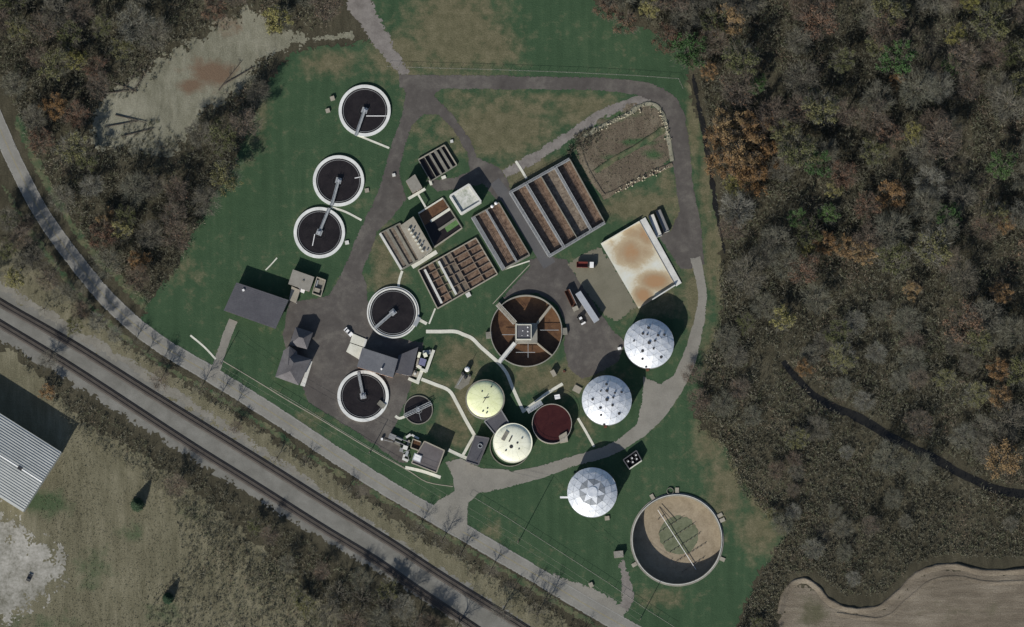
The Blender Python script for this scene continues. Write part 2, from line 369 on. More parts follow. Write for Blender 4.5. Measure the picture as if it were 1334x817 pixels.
# base ground: one wide sheet, coarse outside the view, left open under the two sunken tanks
def make_ground():
    xs = np.concatenate([[-3000, -1200, -500], np.arange(-250, 250.1, 2.5), [500, 1200, 3000]])
    ys = np.concatenate([[-3000, -1200, -400], np.arange(-160, 160.1, 2.5), [400, 1200, 3000]])
    X, Y = np.meshgrid(xs, ys); v = np.stack([X.ravel(), Y.ravel()], 1); nx = len(xs); F = []
    for j in range(len(ys)-1):
        for i in range(nx-1):
            c = Vector(((xs[i]+xs[i+1])/2, (ys[j]+ys[j+1])/2))
            if (c-BT).length < BTR+2.2 or (c-CT).length < CTR+2.2: continue
            F.append((j*nx+i, j*nx+i+1, (j+1)*nx+i+1, (j+1)*nx+i))
    me = bpy.data.meshes.new('ground'); me.from_pydata([(a, b, 0.0) for a, b in v], [], F)
    at = me.attributes.new('dry', 'FLOAT', 'POINT'); d = blob(v, [(1230, 60, 70, 90, .55), (1250, 250, 60, 60, .5), (100, 200, 40, 40, .4), (390, 640, 60, 20, .5), (1080, 700, 60, 30, .4), (480, 640, 30, 16, .5), (640, 760, 60, 30, .4)])
    at.data.foreach_set('value', d.astype(np.float32))
    tag(link('ground', me, M['wood_floor']), 'brown leaf-littered ground under the woods', kind='structure')
make_ground()
HOLES = [circle(BT, BTR-0.1), circle(CT, CTR-0.1)]
ROAD = [(-40, 78), (-8, 150), (22, 217), (58, 284), (108, 352), (150, 400), (205, 446), (270, 485), (350, 535), (430, 588), (500, 633), (560, 668), (620, 703), (700, 750), (760, 786), (830, 826), (900, 866)]
lawn_poly = PL([(470, -30), (752, -30), (772, 0), (806, 18), (860, 42), (900, 60), (898, 104), (912, 150), (932, 230), (942, 300), (946, 380), (938, 440), (920, 500), (904, 540), (930, 565), (952, 585), (975, 630), (1032, 690), (1008, 725), (990, 752), (972, 790), (958, 840), (850, 845), (760, 796), (690, 752), (600, 700), (500, 640), (420, 588), (350, 543), (270, 492), (205, 452), (180, 418), (206, 376), (240, 326), (272, 256), (296, 234), (308, 194), (335, 134), (354, 96), (380, 62), (450, 56), (490, 50)])
LAWN_DRY = [(820, 272, 50, 14, .9), (885, 300, 12, 40, .8), (700, 226, 46, 24, 1.1), (645, 170, 70, 34, 1.1), (760, 140, 50, 14, .8), (725, 500, 40, 16, .9), (600, 465, 36, 26, .8), (560, 130, 12, 14, .5), (905, 400, 12, 40, .9), (860, 400, 40, 14, .8), (903, 160, 10, 60, .8), (918, 250, 8, 60, .7), (925, 330, 8, 60, .8), (330, 165, 14, 60, .35), (240, 350, 24, 30, .3), (940, 330, 9, 120, 1.0), (924, 190, 8, 60, .9), (930, 470, 14, 40, 1.0), (935, 560, 25, 20, 1.0), (965, 610, 16, 24, 1.0), (995, 655, 20, 20, .9), (1020, 690, 14, 12, .8), (905, 115, 10, 30, .9), (540, 165, 8, 12, .5), (600, 125, 30, 8, .6), (870, 240, 14, 20, .6), (730, 128, 70, 8, .6), (455, 385, 16, 16, .5), (590, 40, 62, 60, 1), (520, 70, 40, 30, .9), (640, 60, 40, 34, .8), (640, 175, 60, 30, .9), (660, 140, 90, 22, .6), (760, 150, 60, 20, .6), (500, 335, 18, 40, .75), (505, 365, 25, 14, .7),
            (595, 468, 34, 22, .65), (605, 520, 22, 40, .8), (590, 560, 30, 26, .75), (565, 505, 40, 14, .6), (700, 232, 34, 22, .8), (740, 490, 60, 22, .75), (690, 492, 30, 24, .7), (845, 262, 60, 16, .7),
            (903, 372, 16, 46, .7), (870, 390, 30, 18, .7), (430, 82, 40, 18, .75), (945, 635, 26, 50, .7), (990, 690, 30, 30, .7), (925, 580, 22, 40, .6), (860, 780, 40, 14, .5), (925, 250, 8, 90, .5), (640, 690, 14, 20, .4),
            (760, 550, 20, 20, .5), (400, 550, 30, 14, .5), (340, 150, 14, 50, .4), (555, 330, 30, 20, .4)]
sheet('lawn', [lawn_poly], 0.06, M['lawn'], HOLES, 1.5, 0.7, lambda p: blob(p, LAWN_DRY), label='mown green lawn of the treatment works', fray=2.6)
sheet('verge', [stroke([(20, 150), (52, 222), (92, 290), (140, 350), (196, 402)], [14, 13, 13, 14, 18]), stroke([(2, 240), (40, 300), (92, 370), (140, 420), (200, 468), (270, 508), (350, 558), (430, 610), (520, 662), (620, 722), (700, 770), (800, 830)], 9)], 0.045, M['lawn'], (), 1.0, 0.6, lambda p: 0.35+0*p[:, 0], label='grassy verge beside the public road', fray=2.0)
sheet('meadow', [PL([(-40, 440), (20, 450), (70, 500), (105, 545), (150, 570), (240, 622), (320, 690), (430, 790), (470, 850), (-40, 850)])], 0.02, M['dry_meadow'], (), 1.8, 1.0,
      lambda p: blob(p, [(60, 655, 40, 20, .8), (120, 740, 30, 30, .6), (170, 690, 20, 20, .6), (250, 660, 30, 20, .4), (60, 810, 60, 14, .5), (215, 800, 30, 16, .6)]), label='rough dry meadow below the railway', fray=4)
sheet('gravel_yard', [PL([(-40, 632), (0, 652), (40, 680), (76, 702), (100, 735), (80, 770), (55, 800), (0, 815), (-40, 815)])], 0.05, M['limestone_yard'], (), .8, 2.0, label='pale crushed stone yard beside the warehouse', fray=13)
sheet('clearing', [PL([(118, 204), (116, 142), (142, 112), (180, 100), (200, 66), (243, 48), (290, 20), (337, 2), (356, 36), (400, 42), (398, 60), (356, 74), (328, 110), (294, 138), (266, 158), (244, 194), (200, 210), (160, 204)])], 0.03, M['dead_grass'], (), .8, 2.0,
      lambda p: blob(p, [(275, 95, 34, 18, 1), (250, 110, 20, 12, .9), (300, 30, 20, 20, .6)]), label='clearing of flattened pale dead grass in the wood', fray=6)
field = PL([(1005, 860), (1012, 810), (1022, 775), (1034, 762), (1050, 757), (1062, 765), (1076, 780), (1098, 793), (1125, 797), (1150, 791), (1172, 772), (1192, 752), (1212, 742), (1240, 739), (1280, 746), (1340, 743), (1420, 740), (1420, 860)])
sheet('crop_field', [field], 0.04, M['crop_stubble'], (), 1.2, 0.5, lambda p: blob(p, [(1060, 800, 24, 24, .8), (1230, 800, 30, 20, .3), (1290, 790, 14, 24, .4)]), label='bare brown harvested field at the lower right', fray=2.5)
def bank(name, pts, w, h, mat, label):
    ps = smooth([P(x, y) for x, y in pts], 6); V, F = [], []
    prof = [(-0.5, 0.0), (-0.25, 0.35), (0.1, 0.8), (0.28, 1.0), (0.42, 0.5), (0.5, 0.0)]
    for i, p in enumerate(ps):
        a = ps[max(i-1, 0)]; b = ps[min(i+1, len(ps)-1)]; d = (b-a).normalized(); n = Vector((-d.y, d.x))
        wj = w*(1+.45*noise.noise(Vector((p.x*.35, p.y*.35, 8)))); k = h*(0.75+0.5*noise.noise(Vector((p.x*.1, p.y*.1, 2)))+.4*noise.noise(Vector((p.x*.4, p.y*.4, 5)))); 
        for o, zz in prof: V.append((p.x+n.x*o*wj, p.y+n.y*o*wj, 0.02+zz*k))
    m = len(prof)
    for i in range(len(ps)-1):
        for j in range(m-1): F.append((i*m+j+1, i*m+j, (i+1)*m+j, (i+1)*m+j+1))
    me = bpy.data.meshes.new(name); me.from_pydata(V, [], F); at = me.attributes.new('dry', 'FLOAT', 'POINT'); at.data.foreach_set('value', [.35*bool(mat is M['lawn'])+.3*noise.noise(Vector((v[0]*.2, v[1]*.2, 3))) for v in V]); me.polygons.foreach_set('use_smooth', [True]*len(F))
    return tag(link(name, me, mat), label, kind='structure')
bank('earth_bank', [(1016, 800), (1026, 768), (1046, 756), (1064, 766), (1080, 784), (1110, 795), (1145, 792), (1170, 773), (1192, 751), (1215, 741), (1245, 738), (1285, 746), (1350, 743)], 2.8, .95, M['crop_stubble'], 'winding earth bank along the edge of the brown field')
bank('earth_bank', [(1090, 800), (1150, 806), (1185, 780), (1215, 757), (1250, 753), (1290, 760), (1350, 757)], 2.2, 0.35, M['crop_stubble'], 'faint second ridge inside the brown field')
sheet('stream', [stroke([(1020, 470), (1045, 500), (1075, 525), (1120, 545), (1165, 572), (1215, 596), (1260, 622), (1310, 640), (1370, 650)], [7, 9, 10, 11, 11, 11, 10, 12, 12])], 0.03, M['stream_and_gap_shade'], (), None, 0.6, label='dark stream winding through the right-hand wood')

EDGE_SHADE_PX = [(900, 84), (908, 125), (917, 170), (928, 235), (936, 290), (944, 335)]
sheet('wood_edge_shade', [stroke(EDGE_SHADE_PX, [4, 7, 8, 8, 8, 4])], 0.066, M['stream_and_gap_shade'], (), .6, 0.5, label='dark strip painted in as shade along the edge of the right-hand wood', fray=1.0)  # dark sheet painting the shaded gap between lawn and wood, no real water
# roads, yards, drives
sheet('road', [stroke(ROAD, [21]*4+[22]*13)], 0.12, M['road_asphalt'], (), .7, .1, fray=.4, label='pale grey public road along the treatment works')
sheet('layby', [PL([(716, 744), (735, 752), (770, 764), (800, 780), (818, 796), (806, 826), (780, 806), (740, 780)])], 0.10, M['pale_drive'], (), .7, 0.3, label='gravel lay-by widening the road', fray=1.6)
ASPHALT = [stroke([(520, 106), (600, 107), (700, 108), (790, 110), (842, 118), (868, 132), (881, 158), (887, 200), (893, 250), (902, 300), (906, 345)], [18, 19, 18, 18, 21, 25, 26, 25, 24, 24, 24]),
           PL([(520, 96), (545, 97), (575, 116), (566, 124), (590, 150), (612, 180), (622, 205), (640, 212), (655, 222), (668, 250), (662, 262), (648, 262), (628, 240), (600, 246), (570, 250), (555, 235), (590, 232), (612, 222), (608, 200), (588, 166), (570, 150), (552, 150), (538, 162), (528, 190), (520, 225), (530, 260), (505, 290), (492, 302), (482, 330), (462, 380), (430, 385), (447, 350), (468, 300), (490, 255), (503, 215), (512, 180), (524, 150), (527, 120)]),
           PL([(376, 392), (405, 390), (428, 384), (447, 352), (470, 352), (478, 372), (482, 420), (495, 437), (552, 446), (546, 474), (536, 500), (528, 526), (512, 562), (533, 604), (520, 603), (462, 562), (402, 524), (394, 506), (374, 462), (368, 436)]),
           PL([(688, 338), (712, 332), (738, 338), (782, 408), (800, 432), (816, 447), (806, 470), (785, 484), (758, 495), (740, 478), (734, 450), (738, 425), (724, 396), (700, 382), (672, 384), (646, 398), (690, 348)]),
           PL([(846, 290), (872, 302), (888, 268), (912, 300), (918, 345), (896, 352), (886, 350)])]
sheet('paved_yard', ASPHALT, 0.10, M['yard_asphalt'], HOLES, .65, 0.25, label='dark brownish asphalt yard and service roads of the works', fray=.6)
sheet('service_lane', [stroke([(644, 236), (663, 262), (688, 300), (716, 346)], [14, 17, 18, 18])], 0.115, M['strip_asphalt'], (), None, 0.15, label='grey asphalt lane between the two long aeration basins')
sheet('gravel_lane', [stroke([(852, 124), (800, 142), (752, 170), (705, 200), (655, 228)], [16, 16, 15, 15, 15])], 0.085, M['gravel_track'], (), .5, 0.3, fray=1.1, label='worn gravel lane slanting down from the ring road')
sheet('ring_drive', [stroke([(906, 335), (915, 385), (908, 430), (892, 482), (862, 532), (828, 566), (790, 588), (740, 603), (700, 616), (655, 626), (606, 632)], [14, 12, 15, 20, 20, 18, 15, 15, 17, 21, 30], 0.0),
                      PL([(838, 490), (860, 500), (888, 484), (872, 525), (828, 560), (836, 520)]),
                      PL([(580, 602), (600, 597), (628, 610), (665, 612), (660, 632), (625, 640), (611, 655), (608, 690), (596, 700), (556, 668), (572, 650), (592, 640), (590, 622)])], 0.135, M['pale_drive'], (), .6, 0.2, fray=.5, label='pale grey curved drive round the tanks to the gate')
sheet('driveway', [stroke([(304, 417), (293, 445), (282, 478), (272, 492)], [12, 12, 13, 26])], 0.14, M['pale_drive'], (), .5, 0.1, fray=.4, label='short pale driveway from the road to the dark-roofed building')
sheet('gravel_path', [stroke([(808, 730), (814, 750), (818, 775), (812, 796)], [9, 14, 17, 14])], 0.095, M['gravel_track'], (), .6, 0.3, fray=1.6, label='short gravel path beside the big round tank')
sheet('dirt_road', [stroke([(452, -30), (478, 22), (500, 60), (528, 98)], [34, 34, 24, 16])], 0.09, M['gravel_track'], (), .7, 0.8, fray=2.4, label='grey dirt road entering from the top of the site')
sheet('track', [stroke([(325, 72), (370, 58), (415, 50), (462, 46)], [10, 9, 9, 15])], 0.075, M['dead_grass'], (), .6, 0.5, fray=1.8, label='pale rutted track to the clearing')
sheet('parking_pad', [PL([(738, 344), (782, 318), (832, 400), (803, 420), (786, 412)])], 0.125, M['pad_gravel'], (), .7, 0.2, fray=1.2, label='beige gravel parking pad beside the stained slab')
# worn markings on the public road
def marking(name, off, mat, w, label):
    sheet(name, [stroke_offset(ROAD, off, w)], 0.126, mat, label=label)
def stroke_offset(pts, off, w):
    ps = smooth([P(x, y) for x, y in pts], 6); L, R_ = [], []
    for i, p in enumerate(ps):
        a = ps[max(i-1, 0)]; b = ps[min(i+1, len(ps)-1)]; d = (b-a).normalized(); n = Vector((-d.y, d.x))
        L.append(p+n*(off+w/2)); R_.append(p+n*(off-w/2))
    return L+R_[::-1]
speckled('worn_yellow', (0.20, 0.175, 0.11), (0.32, 0.27, 0.12), 0.3, 1.5)
speckled('worn_white', (0.24, 0.235, 0.22), (0.42, 0.42, 0.40), 0.3, 1.5)
marking('road_marking', 0.14, M['worn_yellow'], 0.12, 'worn yellow centre line of the road'); marking('road_marking', -0.14, M['worn_yellow'], 0.12, 'second worn yellow centre line of the road')
marking('road_marking', 3.2, M['worn_white'], 0.13, 'worn white edge line on the works side of the road'); marking('road_marking', -3.2, M['worn_white'], 0.13, 'worn white edge line on the railway side of the road')

# drying bed at the upper right of the works
BED = [(748, 176), (775, 158), (818, 134), (845, 130), (862, 140), (870, 165), (877, 205), (850, 228), (790, 262), (768, 240), (752, 205)]
sheet('drying_bed', [PL(BED)], 0.09, M['bed_soil'], (), 1.0, 0.6, lambda p: blob(p, [(800, 150, 30, 8, .9), (770, 165, 20, 6, .9), (850, 202, 16, 8, .9), (835, 185, 26, 5, .9), (800, 205, 20, 5, .7)]), label='overgrown earth drying bed by the ring road bend', fray=3)
bank('berm', [(760, 178), (790, 162), (818, 149), (834, 138), (852, 136), (864, 150), (870, 176), (876, 210)], 2.4, 0.55, M['dead_grass'], 'pale stony berm round the drying bed')
bank('berm', [(775, 224), (800, 208), (830, 191), (866, 168)], 3.0, 0.8, M['lawn'], 'green berm across the middle of the drying bed')
bank('berm', [(785, 258), (812, 244), (845, 228), (876, 214)], 2.2, 0.5, M['bed_soil'], 'tan berm closing the drying bed to the south')
bank('berm', [(754, 190), (762, 215), (776, 240), (788, 256)], 2.4, 0.5, M['bed_soil'], 'low berm between drying bed and aeration basin')

# railway: bed, and two tracks
sheet('scrub_ground', [PL([(-40, 290), (30, 330), (90, 385), (160, 440), (240, 496), (330, 552), (430, 616), (540, 688), (660, 760), (790, 840), (700, 850), (600, 790), (480, 712), (340, 618), (200, 530), (60, 445), (-40, 385)])], 0.025, M['dry_meadow'], (), 1.4, 1.0, None, label='dry ground of the scrub strip between road and railway', fray=4)
sheet('railway_shoulder', [stroke([(-40, 352), (40, 398), (120, 448), (200, 498), (290, 554), (360, 600), (430, 648), (500, 694), (560, 732)], [17, 20, 22, 20, 16, 15, 12, 10, 8])], 0.04, M['shoulder_gravel'], (), .8, .6, label='pale gravel shoulder on the upper side of the railway', fray=3.0)
sheet('railway_bed', [stroke([(-60, 372), (50, 440), (170, 515), (285, 588), (400, 660), (500, 722), (610, 790), (720, 862)], [64, 62, 60, 60, 58, 54, 52, 50])], 0.05, M['ballast'], (), 1.0, 0.9, label='grey stone bed of the double-track railway', fray=3.0)
def railway(pts, label):
    ps = smooth([P(x, y) for x, y in pts], 10); mid = ps[len(ps)//2]
    t = thing('railway_track', label, 'railway track', mid, 0, 'tracks of the double railway')
    def offs(o):
        r = []
        for i, p in enumerate(ps):
            a = ps[max(i-1, 0)]; b = ps[min(i+1, len(ps)-1)]; d = (b-a).normalized(); r.append(p+Vector((-d.y, d.x))*o)
        return r
    m = MB()
    A, B_ = offs(1.95), offs(-1.95); A2, B2 = offs(1.35), offs(-1.35)
    for i in range(len(ps)-1):
        b = len(m.v)
        for q in (i, i+1): m.v += [(A[q].x, A[q].y, 0.06), (A2[q].x, A2[q].y, 0.36), (B2[q].x, B2[q].y, 0.36), (B_[q].x, B_[q].y, 0.06)]
        m.f += [(b+k+1, b+k, b+4+k, b+5+k) for k in range(3)]
    tag(m.build('ballast_bed', M['oily_ballast'], t), kind='stuff')
    s = MB(); acc = 0.0
    for i in range(len(ps)-1):
        a, b = ps[i], ps[i+1]; d = (b-a); L = d.length; d.normalize(); ang = math.atan2(d.y, d.x)
        while acc < L:
            s.box(a+d*acc, 0.25, 2.6, 0.34, 0.46, ang); acc += 0.62
        acc -= L
    tag(s.build('sleepers', M['sleeper_wood'], t), kind='stuff')
    for o in (0.7525, -0.7525):
        q = offs(o); r = MB()
        for i in range(len(q)-1): r.strip(q[i], q[i+1], 0.14, 0.46, 0.64)
        r.build('rail', M['rail_steel'], t)
railway([(-50, 363), (8, 399), (95, 449), (200, 515), (339, 601), (420, 652), (507, 706), (574, 750), (664, 806), (730, 848)], 'railway track nearer the road, on the upper side of the bed')
railway([(-50, 391), (0, 422), (95, 480), (242, 576), (330, 631), (420, 688), (489, 730), (543, 768), (612, 814), (680, 860)], 'railway track nearer the dry meadow, on the lower side of the bed')

# ------------------------------------------------------------------ paths
def path(pts, w, label, z=0.2, mat='path_concrete'):
    o = MB(); pl = stroke(pts, w, 0.0, 2 if len(pts) < 3 else 4)
    n = len(pl)//2; L, R_ = pl[:n], pl[n:][::-1]; m = MB(); b = 0
    for z_ in (0.0, z):
        m.v += [(p.x, p.y, z_) for p in L]+[(p.x, p.y, z_) for p in R_]
    for i in range(n-1):
        m.f += [(2*n+i+1, 2*n+i, 3*n+i, 3*n+i+1), (i, i+1, 2*n+i+1, 2*n+i), (n+i+1, n+i, 3*n+i, 3*n+i+1)]
    m.f += [(0, 2*n, 3*n, n), (n-1, 2*n-1, 4*n-1, 3*n-1)]
    return tag(m.build('path', M[mat], recalc=True), label, kind='structure')
path([(555, 432), (575, 432), (593, 432), (604, 436), (615, 441), (625, 451), (634, 459), (650, 473)], 4.6, 'white concrete path curving to the round aeration tank')
path([(650, 473), (660, 486), (667, 503), (674, 519), (681, 534)], 4.2, 'concrete path past the yellow dome', 0.19)
path([(680, 537), (695, 526), (712, 513), (733, 500)], 4.0, 'concrete path running to the red tank', 0.18)
path([(549, 494), (567, 501), (585, 509), (595, 525), (606, 546), (618, 567)], 4.4, 'long bent white path across the dry lawn')
path([(618, 567), (612, 577), (606, 588), (603, 593)], 3.6, 'short white path beside the low dark-roofed building', 0.19)
path([(584, 586), (594, 591), (608, 597)], 4.2, 'white path end at the flat-roofed building corner', 0.21)
path([(524, 353), (520, 366), (519, 377)], 3.2, 'narrow path north of the middle clarifier')
path([(545, 416), (556, 422)], 4.0, 'short white path east of the middle clarifier')
path([(567, 402), (563, 412), (559, 422)], 2.0, 'thin path between grid basin and clarifier', 0.18)
path([(465, 176), (485, 184), (507, 193)], 2.6, 'narrow walk from the top clarifier to the service road')
path([(431, 270), (450, 276), (471, 287)], 2.6, 'narrow walk from the paired clarifiers to the service road')
path([(515, 542), (520, 545), (527, 543)], 3.4, 'curved white path stub at the small round tank')
path([(672, 210), (679, 221), (686, 233)], 3.2, 'pale path stub above the four-lane basin')
path([(753, 545), (763, 562), (774, 582)], 3.2, 'pale path from the red tank to the ring drive')
path([(528, 609), (550, 614), (574, 622)], 4.0, 'white path along the front of the flat-roofed building')
path([(248, 437), (266, 452), (281, 468)], 2.4, 'faint pale path from the lawn to the driveway', 0.16)
path([(286, 468), (330, 494), (372, 520), (420, 548), (478, 583), (530, 612), (556, 628), (590, 634)], .9, 'thin kerb path along the works boundary by the road', 0.17, 'beige_concrete')
path([(346, 352), (352, 346), (361, 336)], 1.6, 'short pale footpath north of the dark-roofed building', 0.16)
path([(537, 348), (553, 338), (569, 328)], 5.4, 'wide pale walk between the narrow channels and the grid basin')
path([(654, 352), (690, 316+24)], 1.6, 'kerb edge of the triangular lawn', 0.18)
path([(690, 345), (668, 368), (642, 396)], 1.0, 'diagonal kerb between lawn and yard', 0.18, 'beige_concrete')

# ------------------------------------------------------------------ round clarifiers
def rail_along(m, a, b, z, h=1.0, step=2.0, r=0.045):
    a = Vector((*a, 0)); b = Vector((*b, 0)); n = max(1, int((b-a).length/step)); up = Vector((0, 0, 1))
    m.tube(a+up*(z+h), b+up*(z+h), r, n=4); m.tube(a+up*(z+h*.5), b+up*(z+h*.5), r*.8, n=4)
    for i in range(n+1):
        p = a+(b-a)*i/n; m.tube(p+up*z, p+up*(z+h), r, n=4)
def bridge(t, a, b, z, w, drive_at_b=False):
    """walkway a -> b with two handrails and cross members"""
    a = Vector(a); b = Vector(b); d = (b-a).normalized(); n = Vector((-d.y, d.x))
    br = MB().strip(a, b, w, z, z+0.14).build('bridge', M['galvanised'], t)
    for s in (-1, 1):
        m = MB(); rail_along(m, a+n*s*(w/2-.06), b+n*s*(w/2-.06), z+.14, 1.0, 2.2, 0.06); m.build('handrail', M['galvanised'], br)
    m = MB()
    for s in (-1, 1): m.strip(a+n*s*(w/2-.1), b+n*s*(w/2-.1), 0.16, z-.45, z-.003)
    m.build('girder', M['dark_metal'], br)
    return br
def clarifier(cx, cy, rpx, end, label, rim=1.0, ringw=1.35, scum=None, liquid='clear_dark_water', rim_mat='rim_concrete', double=False):
    c = P(cx, cy, rim); r = rpx*PXM
    t = thing('clarifier', label, 'clarifier', c, 0, 'round clarifiers')
    MB().ring(c, r, r-ringw, 0, rim).build('rim', M[rim_mat], t)
    MB().ring(c, r-ringw-0.55, r-ringw-0.75, rim-1.0, rim-.28).build('weir', M['grey_concrete'], t)
    MB().cyl(c, r-ringw+.02, 0.08, rim-.55, 72).build('water', M[liquid], t)
    if double: MB().ring(c, r-ringw*.42, r-ringw*.6, rim, rim+.25).build('kerb', M['old_concrete'], t)
    MB().ring(c, 2.6, 2.5, rim-.9, rim-.35, 28).build('stilling_well', M['dark_metal'], t)
    col = MB().cyl(c, 0.9, 0.1, rim+.25, 16).build('centre_column', M['galvanised'], t)
    e = P(*end, rim+.3); d = (e-c).normalized()
    bridge(t, c-d*1.2, e, rim+.26, 1.25)
    ang = math.atan2(d.y, d.x)
    MB().box(c, 2.5, 2.5, rim+.42, rim+.52, ang).build('drive_platform', M['galvanised'], t)
    drv = MB().cyl(c, 0.62, rim+.52, rim+1.15, 14).build('drive_unit', M['grey_paint'], t)
    MB().box(c+Vector((-d.y, d.x))*.55, .5, .9, rim+.53, rim+1.35, ang).build('motor', M['grey_paint'], drv)
    if scum:
        a, b = P(*scum[0], rim), P(*scum[1], rim); m = MB().strip(a, b, 0.32, rim-.5, rim-.3); m.build('scum_trough', M['white_paint'], t)
    return t, c, r
t1, c1, r1 = clarifier(475, 144, 34, (463.5, 177), 'topmost white-rimmed clarifier, alone below the dirt road', scum=((477, 151), (505, 151)))
t2, c2, r2 = clarifier(441, 235.5, 33.5, (432, 268), 'upper of the two touching white-rimmed clarifiers on the left lawn', scum=((462, 232), (472, 230)))
t3, c3, r3 = clarifier(416, 303, 33.5, (429, 271), 'lower of the two touching white-rimmed clarifiers on the left lawn', scum=((410, 305), (407, 320)))
t4, c4, r4 = clarifier(512, 407, 34, (488, 428), 'clarifier below the grid basin, rim grey on its right side', double=True)
t5, c5, r5 = clarifier(473, 516, 33.5, (467, 485), 'clarifier in the asphalt yard, bridge pointing to the dark-roofed hall')
MB().box(P(497, 527, 1), 2.2, 3.4, 1.0, 1.5, 0.9).build('scum_box', M['old_concrete'], t5)
MB().box(P(543, 419, 1), 1.8, 4.2, 1.0, 1.6, -0.5).build('scum_box', M['galvanised'], t4)
def small_tank():
    c = P(545, 534, 0.6); r = 19*PXM
    t = thing('thickener_tank', 'small dark round tank with a lattice bridge right across it', 'tank', c)
    MB().ring(c, r, r-.4, 0, .6, 64).build('rim', M['old_concrete'], t)
    MB().cyl(c, r-.38, .05, .22, 48).build('water', M['clear_dark_water'], t)
    a, b = P(527, 542, 1), P(562, 525, 1); d = (b-a).normalized(); n = Vector((-d.y, d.x))
    br = MB().strip(a, b, 0.5, .75, .85).build('bridge', M['galvanised'], t)
    m = MB(); L = (b-a).length; k = 12
    for s in (-1, 1):
        m.tube((*(a+n*s*.8), 1.0), (*(b+n*s*.8), 1.0), .09, n=5); m.tube((*(a+n*s*.8), 2.0), (*(b+n*s*.8), 2.0), .09, n=5)
        for i in range(k):
            p = a+d*L*i/k; q = a+d*L*(i+1)/k
            m.tube((*(p+n*s*.8), 1.0), (*(q+n*s*.8), 2.0), .06, n=4); m.tube((*(p+n*s*.8), 1.0), (*(p-n*s*.8), 1.0), .06, n=4); m.tube((*(p+n*s*.8), 2.0), (*(q-n*s*.8), 2.0), .06, n=4)
    m.build('lattice', M['galvanised'], br)
    MB().cyl(c, .9, .2, 1.7, 14).build('drive_unit', M['grey_paint'], t)
    MB().ring(c, 1.6, 1.45, .2, .6, 24).build('stilling_well', M['galvanised'], t)
    m = MB(); m.tube((*c, .35), (*(c+Vector((1.2, -4.6))), .35), .1); m.build('rake_arm', M['galvanised'], t)
small_tank()

# ------------------------------------------------------------------ sunken round tanks
def round_aeration():
    c, r, z = CT, CTR, 1.9
    t = thing('aeration_tank', 'large round brown aeration tank split into quarters around a square tower', 'tank', c)
    MB().ring(c, r, r-.35, -3, z).build('wall', M['tank_wall'], t)
    MB().cyl(c, r-.34, -3.2, -2.2, 96).build('liquor', M['brown_sludge'], t)
    q = [P(671, 421, z), P(700, 421, z), P(700, 447, z), P(671, 447, z)]; ctr = (q[0]+q[2])/2
    MB().prism(q, -3, 1.96).build('tower_base', M['tank_wall'], t)
    def rim_pt(px): p = P(*px, z); d = (p-c).normalized(); return c+d*(r-.1)
    for i, (a, b, w, mt) in enumerate(((q[0], P(648, 396, z), 2.1, 'beige_concrete'), (q[3], P(650, 472, z), 1.9, 'white_concrete'), (q[1], rim_pt((714, 402)), 1.0, 'beige_concrete'), (q[2], rim_pt((719, 463)), .5, 'beige_concrete'))):
        br = MB().strip(a, b, w, -3 if w < 1.2 else 1.55, 1.93+.006*i).build('walkway' if w > 1.2 else 'partition_wall', M[mt], t)
        if w > 1.2:
            d = (Vector(b)-Vector(a)).normalized(); n = Vector((-d.y, d.x))
            for s in (-1, 1):
                m = MB(); rail_along(m, a+n*s*(w/2-.08), b+n*s*(w/2-.08), 1.95, 1.0, 2.2, .05); m.build('handrail', M['galvanised'], br)
            MB().strip(a, b, .4, -3, 1.55).build('partition_wall', M['tank_wall'], t)
    h = [P(672.5, 423, 6.2), P(692, 423, 6.2), P(692, 442, 6.2), P(672.5, 442, 6.2)]
    MB().prism(h, 1.96, 5.7).build('tower_house', M['pale_wall'], t)
    pr = MB()
    for i in range(4): pr.strip(h[i], h[(i+1) % 4], .32, 5.7, 6.2+.004*i)
    pr.build('parapet', M['path_concrete'], t)
    MB().prism([h[0]+(ctr-h[0])*.06, h[1]+(ctr-h[1])*.06, h[2]+(ctr-h[2])*.06, h[3]+(ctr-h[3])*.06], 5.69, 5.74).build('roof', M['dark_roof'], t)
    for x, y, s in ((681, 431, .7), (687.5, 426.5, .9), (687.5, 432, .9), (687.5, 437, .9), (680, 437, .5)):
        MB().cyl(P(x, y, 6), s*.34, 5.74, 6.0, 10).build('roof_vent', M['white_paint'], t)
    # air pipes and low baffles in the quarters
    for a, b in (((654, 436), (671, 436)), ((688, 447), (688, 466)), ((672, 459), (697, 459)), ((703, 430), (728, 430))):
        MB().tube((*P(*a, .2), .2), (*P(*b, .2), .2), .13).build('air_pipe', M['galvanised'], t)
    for x, y in ((735, 432), (637, 437)):
        MB().box(P(x, y), 2.6, 2.8, .1, 1.5, .1).build('valve_box', M['old_concrete'], t)
round_aeration()
